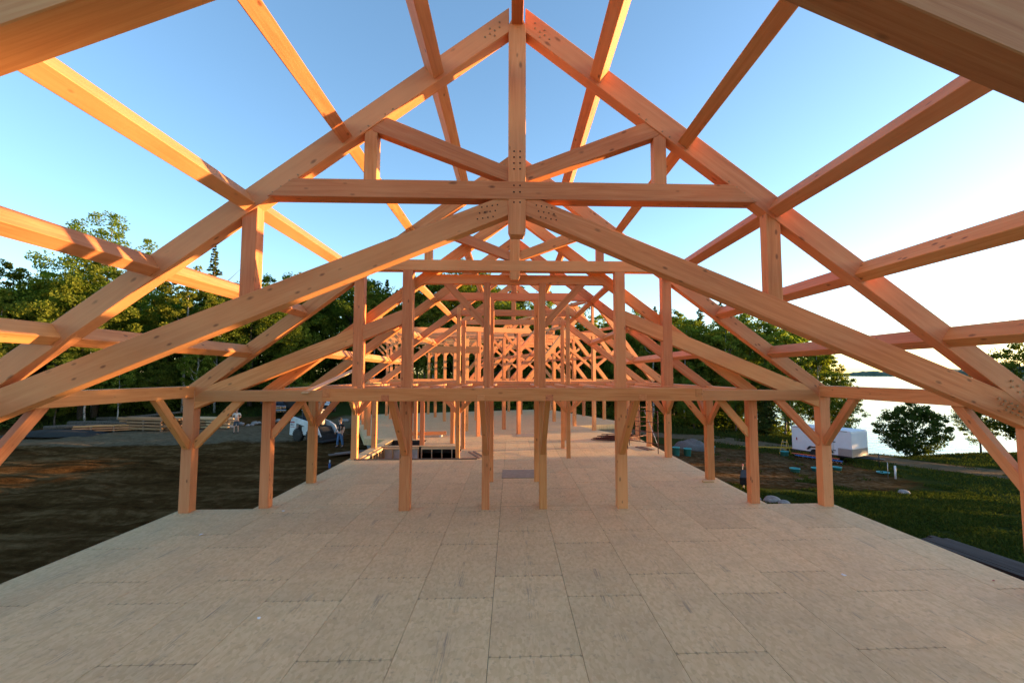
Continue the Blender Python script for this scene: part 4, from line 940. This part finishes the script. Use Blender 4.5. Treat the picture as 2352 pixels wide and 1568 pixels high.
# stacks of timber in the yard
def lumber(name, u, v, n_l, n_c, L, rz, label, mat, sec=(.14, .10), jit=.1, z0=-1.0):
    x, y, z = ground_at(u, v, z0); t = tag(empty(name, (x, y, z+.02), rz), label, 'lumber stack')
    for l in range(n_l):
        for k in (-L*.35, 0, L*.35): box('bearer', (k-.05, -n_c*sec[0]*.6, l*(sec[1]+.09)), (k+.05, n_c*sec[0]*.6, l*(sec[1]+.09)+.085), OLDW, t)
        for c_ in range(n_c - (l > 1)):
            o = bar('timber', (-L/2+random.uniform(-jit, jit)*3, (c_-n_c/2+.5)*sec[0]*1.15, l*(sec[1]+.09)+.085+sec[1]/2), (L/2+random.uniform(-jit, jit)*3, (c_-n_c/2+.5)*sec[0]*1.15+random.uniform(-.03, .03), l*(sec[1]+.09)+.085+sec[1]/2), sec[0], sec[1], mat, t, bev=.004)
    return t
lumber('lumber_stack', 352, 987, 4, 7, 4.8, R(-14), 'tall stack of weathered timbers before the wood', BRN, (.2, .15), .28)
lumber('lumber_stack', 268, 990, 3, 6, 4.0, R(20), 'low sprawling stack of orange boards beside the tall timber stack', FIR, (.16, .08), .3)
lumber('lumber_stack', 468, 982, 4, 7, 4.4, R(-12), 'sunlit stack of pale sawn boards beyond the main yard post', LUM, (.22, .12), .25)
lumber('lumber_stack', 410, 986, 3, 6, 3.6, R(8), 'half-hidden stack of brown timbers behind the main yard post', BRN, (.2, .14), .2)
for i, (u, v, L, r_, rz) in enumerate(((230, 978, 6.0, .22, R(-8)), (330, 963, 7.5, .18, R(10)), (185, 985, 4.5, .20, R(24)), (280, 970, 6.5, .16, R(-20)))):
    x, y, z = ground_at(u, v)
    pts = [(-L/2, 0, r_*.8), (-L/5, .25, r_), (L/5, -.1, r_*1.3+.25*(i % 2)), (L/2, .2, r_*.8+.6*(i % 2))]
    o = tube('felled_log', pts, [r_, r_*.9, r_*.75, r_*.4], BARK, None, 9); o.location = (x, y, z); o.rotation_euler = (0, 0, rz)
    tag(o, ('thick straight felled log before the wood', 'bowed felled log with its thin end lifted off the ground', 'shortest felled log lying nearest the black tarp', 'crooked felled log resting across the brush')[i], 'log')
x, y, z = ground_at(130, 1000)
bm = bmesh.new(); N = 22
gv = [[bm.verts.new(((i/N-.5)*6.5, (j/8-.5)*2.4, .42*math.sin(math.pi*i/N)**.5*math.sin(math.pi*j/8)**.5+.06*random.random())) for j in range(9)] for i in range(N+1)]
for i in range(N):
    for j in range(8): bm.faces.new((gv[i][j], gv[i+1][j], gv[i+1][j+1], gv[i][j+1]))
tag(link('tarp', bm_mesh(bm, 'tarp', True), TARP, loc=(x, y, z)), 'rumpled black tarp spread on the yard before the wood', 'tarp')
# stones pushed up along the bank behind the yard
for i in range(26):
    t_ = i/25; u, v = 455+250*t_+random.uniform(-6, 6), 985-22*t_+random.uniform(-4, 4)
    if 25*t_ > 18: u, v = 740+60*random.random(), 968+random.uniform(-6, 4)
    x, y, z = ground_at(u, v); bm = bmesh.new(); bmesh.ops.create_icosphere(bm, subdivisions=2, radius=random.uniform(.16, .34))
    for w_ in bm.verts: w_.co *= random.uniform(.8, 1.15); w_.co.z *= .7
    tag(link('field_stone', bm_mesh(bm, 'field_stone'), ROCK, loc=(x, y, z+.08)), 'loose pale stone on the earth bank behind the yard', 'stone', 'stones on the earth bank')
for k in range(2):
    p = ground_at(792+14*k, 1046-3*k); tag(bar('ramp_board', (p[0]-.7, p[1]-.5, p[2]+.12), (p[0]+1.0, p[1]+.5, p[2]+.16), .5, .04, OLDW, bev=.003), ('wide weathered board lying in the yard by the deck', 'second wide board lapping the first by the deck')[k], 'board')
p = ground_at(757, 1074); bt = tag(empty('drink_bottle', (p[0], p[1], p[2])), 'small white-capped bottle standing at the deck edge', 'bottle')
lathe('bottle_body', [(.05, 0), (.055, .02), (.055, .17), (.03, .23), (.025, .27)], BLUE, bt, seg=12); lathe('bottle_cap', [(.032, .25), (.032, .36), (.02, .38)], PVC, bt, seg=12)

# ------------------------------------------------------------------ lake side
A = ground_at(1820, 1042, -2.6); B = ground_at(1958, 1066, -2.7)
hd = math.atan2(B[1]-A[1], B[0]-A[0]); L = math.hypot(B[0]-A[0], B[1]-A[1]); zt = min(A[2], B[2])
tr = tag(empty('cargo_trailer', (A[0], A[1], zt), hd), 'white enclosed cargo trailer parked on the dirt track', 'trailer')      # local +X toward the hitch, near side at y=0
W = 2.1; H0, H1 = .45, 2.25
outline('body', [(0, H0), (0, H1-.06), (.08, H1), (L-.12, H1), (L-.02, H1-.06), (L, H1-.18), (L, H0)], 0, W, WHITE, tr, .025, 2)
box('roof_trim', (-.02, -.015, H1-.10), (L-.25, .004, H1-.05), GREY, tr); box('sill_trim', (-.02, -.015, H0-.04), (L, .006, H0+.04), BLACKP, tr)
box('stone_guard', (L-.9, -.012, H0+.04), (L+.004, -.002, H0+.55), GREY, tr); box('stone_guard', (L+.002, .03, H0+.04), (L+.014, W-.03, H0+.55), GREY, tr)
dr = box('side_door', (L-1.95, -.02, H0+.12), (L-1.15, -.004, H1-.18), WHITE2, tr, .008)
for z in (H0+.35, H0+.95, H1-.35): box('hinge', (L-1.22, -.045, z-.03), (L-1.05, -.02, z+.03), BLACKP, dr).parent = tr
box('door_latch', (L-1.97, -.05, H0+.8), (L-1.80, -.02, H0+.86), BLACKP, tr); box('marker_light', (.35, -.02, H0+.75), (.43, -.004, H0+.95), REDP, tr)
for x in (1.7, 2.55): wheel(tr, x, .10, .36, .22, RUBBER, GREY); wheel(tr, x, W-.10, .36, .22, RUBBER, GREY)
outline('fender', [(1.15, .62), (1.35, .88), (2.9, .88), (3.1, .62), (2.95, .62), (2.8, .80), (1.45, .80), (1.3, .62)], -.10, .12, BLACKP, tr, .01)
tube('tongue', [(L-.3, W*.20, .42), (L+1.3, W*.5, .42)], .05, BLACKP, tr); tube('tongue', [(L-.3, W*.80, .42), (L+1.3, W*.5, .42)], .05, BLACKP, tr)
tube('jack', [(L+1.15, W*.5, -.05), (L+1.15, W*.5, .75)], .035, BLACKP, tr); box('coupler', (L+1.2, W*.5-.06, .38), (L+1.5, W*.5+.06, .48), BLACKP, tr, .01); box('roof_vent', (1.8, .85, H1), (2.2, 1.25, H1+.10), GREY, tr, .02)
def ladder(name, p, q, wd, n, rail, label, side):
    t = tag(empty(name, tuple(p)), label, 'ladder'); P, Q = Vector(p), Vector(q); d = Q-P; s_ = Vector(side).normalized()*wd/2
    for s in (-1, 1): bar('rail', s_*s, d+s_*s, .03, .09, rail, t, up=Vector(side).cross(d), bev=.004)
    for k in range(n): c_ = d*((k+.5)/n); tube('rung', [c_-s_, c_+s_], .017, ALU, t, 6)
M_ = Matrix.Rotation(hd, 3, 'Z')
def tl(x, y, z): v = M_ @ Vector((x, y, z)); return (A[0]+v.x, A[1]+v.y, zt+v.z)
ladder('extension_ladder', tl(.8, -.75, .06), tl(4.1, -.70, .10), .42, 10, BLUE, 'blue extension ladder lying along the cargo trailer wheels', M_ @ Vector((0, -.6, .55)))
ladder('extension_ladder', tl(.3, -.45, .10), tl(3.7, -.40, .16), .42, 10, ORANGE, 'orange extension ladder lying between blue ladder and cargo trailer', M_ @ Vector((0, -.5, .6)))
sl = tag(empty('step_ladder', tl(-.35, -.35, 0), hd), 'yellow step ladder standing at the rear of the cargo trailer', 'ladder')
for s in (-1, 1):
    bar('rail', (s*.24, -.35, 0), (s*.16, 0, 1.15), .03, .07, YELLOW, sl, bev=.003); bar('rail', (s*.24, .35, 0), (s*.16, 0, 1.15), .03, .05, YELLOW, sl, bev=.003)
for k in range(4): bar('tread', (-.22, -.30+.08*k, .2+.26*k), (.22, -.30+.08*k, .2+.26*k), .09, .025, ALU, sl, bev=0)
p = ground_at(1775, 1031, -2.3); tag(bar('long_ladder_rail', (p[0]-3.2, p[1]+1.0, p[2]+.10), (p[0]+1.6, p[1]-.4, p[2]+.16), .07, .10, YELLOW, bev=.004), 'long yellow beam lying behind the cargo trailer', 'beam')
tl_lab = ['upright teal tub nearest the long wing', 'upright teal tub next to the gravel heap', 'teal tub half behind the second lakeside wing post', 'teal tub standing in the weeds behind a wing post', 'tilted teal tub before the cargo trailer', 'sunken teal tub rim nearest the wing post', 'sunken teal tub rim between two others in the grass', 'sunken teal tub rim beside the main lakeside post', 'teal tub lid lying low by the white pipe']
for i, (u, v, r_, h_) in enumerate(((1553, 1045, .30, .55), (1579, 1046, .32, .50), (1635, 1040, .28, .5), (1722, 1038, .34, .42), (1802, 1046, .36, .34), (1826, 1083, .34, .22), (1875, 1081, .33, .20), (1923, 1079, .32, .2), (2028, 1087, .40, .10))):
    x, y, z = ground_at(u, v, -2.2); t = tag(empty('plastic_tub', (x, y, z-.04)), tl_lab[i], 'tub'); r_ *= .82
    lathe('shell', [(r_*.86, 0), (r_, h_), (r_*1.06, h_), (r_*1.06, h_+.04), (r_*.96, h_+.04), (r_*.80, .05)], TEAL, t, seg=20)
    lathe('lid', [(r_*.2, h_*.80), (r_*.93, h_*.80), (r_*.90, h_*.86), (.02, h_*.88)], TEAL, t, seg=20)
for u, v, h_, lab in ((2057, 1099, .75, 'white plastic pipe standing upright in the grass'), (2040, 1097, .9, 'thin grey stake standing beside the white pipe')):
    x, y, z = ground_at(u, v, -2.4); t = tube('upright_pipe', [(0, 0, -.1), (0, 0, h_)], .055 if h_ < .8 else .02, PVC if h_ < .8 else ZINC, None, 10); t.location = (x, y, z); tag(t, lab, 'pipe')
x, y, z = ground_at(1602, 1036, -1.9); bm = bmesh.new(); bmesh.ops.create_icosphere(bm, subdivisions=5, radius=1)
for w_ in bm.verts:
    q = w_.co; n_ = .10*math.sin(q.x*7+q.y*3)+.06*math.sin(q.y*13)+random.uniform(-.02, .02); w_.co = Vector((q.x*1.35, q.y*1.1, max(-.2, q.z)*.70*(1+n_)))
tag(link('gravel_heap', bm_mesh(bm, 'gravel_heap', False), GRAVEL, loc=(x, y+1.2, z-.05)), 'low heap of grey gravel beside the dirt track', 'gravel heap')
for i, (u, v, r_) in enumerate(((1772, 1152, .36), (1800, 1158, .24), (1735, 1148, .22), (2075, 1133, .25))):
    x, y, z = ground_at(u, v, -2.0); bm = bmesh.new(); bmesh.ops.create_icosphere(bm, subdivisions=3, radius=r_)
    for w_ in bm.verts: w_.co *= 1+.16*math.sin(w_.co.x*9/r_*.4+w_.co.y*5/r_*.3); w_.co.z *= .5
    tag(link('boulder', bm_mesh(bm, 'boulder'), ROCK, loc=(x, y, z+.05)), ('largest flat grey boulder just beyond the deck step', 'smaller boulder touching the large flat one', 'small boulder at the foot of the wing deck edge', 'pale flat stone lying in the open grass')[i], 'boulder')
# wheelbarrow below the deck edge, handles up
x, y, z = ground_at(1716, 1130, -1.9); wb = tag(empty('wheelbarrow', (x+.1, y, z), R(60)), 'tipped wheelbarrow with red grips behind a lakeside wing post', 'wheelbarrow')
for s in (-1, 1):
    bar('handle', (-.5, s*.22, .30), (.75, s*.30, 1.02), .04, .05, LUM, wb, bev=.006); tube('grip', [(.72, s*.298, 1.00), (.90, s*.305, 1.10)], .028, REDP, wb)
    tube('stand', [(.15, s*.24, .62), (.35, s*.24, .02), (.1, s*.24, .02)], .016, BLACKP, wb)
outline('tray', [(-.75, .45), (-.35, .42), (.15, .55), (.35, .95), (-.85, .80)], -.33, .33, MATTE, wb, .03); lathe('wheel', [(.05, -.05), (.19, -.04), (.20, 0), (.19, .04), (.05, .05)], RUBBER, wb, (-.75, 0, .20), 16, 'Y')
# boards stacked against the lake-side deck edge
p = ground_at(2300, 1306, -1.8)
bs = tag(empty('board_stack', (p[0]-.5, p[1]-.9, p[2]), R(97)), 'stack of dark stained boards lying below the lake edge of the deck', 'lumber stack')
for l in range(6):
    for c_ in range(5): bar('board', (-2.3+random.uniform(-.25, .25), c_*.21-.4, l*.055+.12), (2.3+random.uniform(-.25, .25), c_*.21-.4+random.uniform(-.02, .02), l*.055+.12), .20, .04, DKB, bs, bev=.003)
for x in (-1.6, 0, 1.6): box('bearer', (x-.05, -.55, 0), (x+.05, .6, .095), LUM, bs)
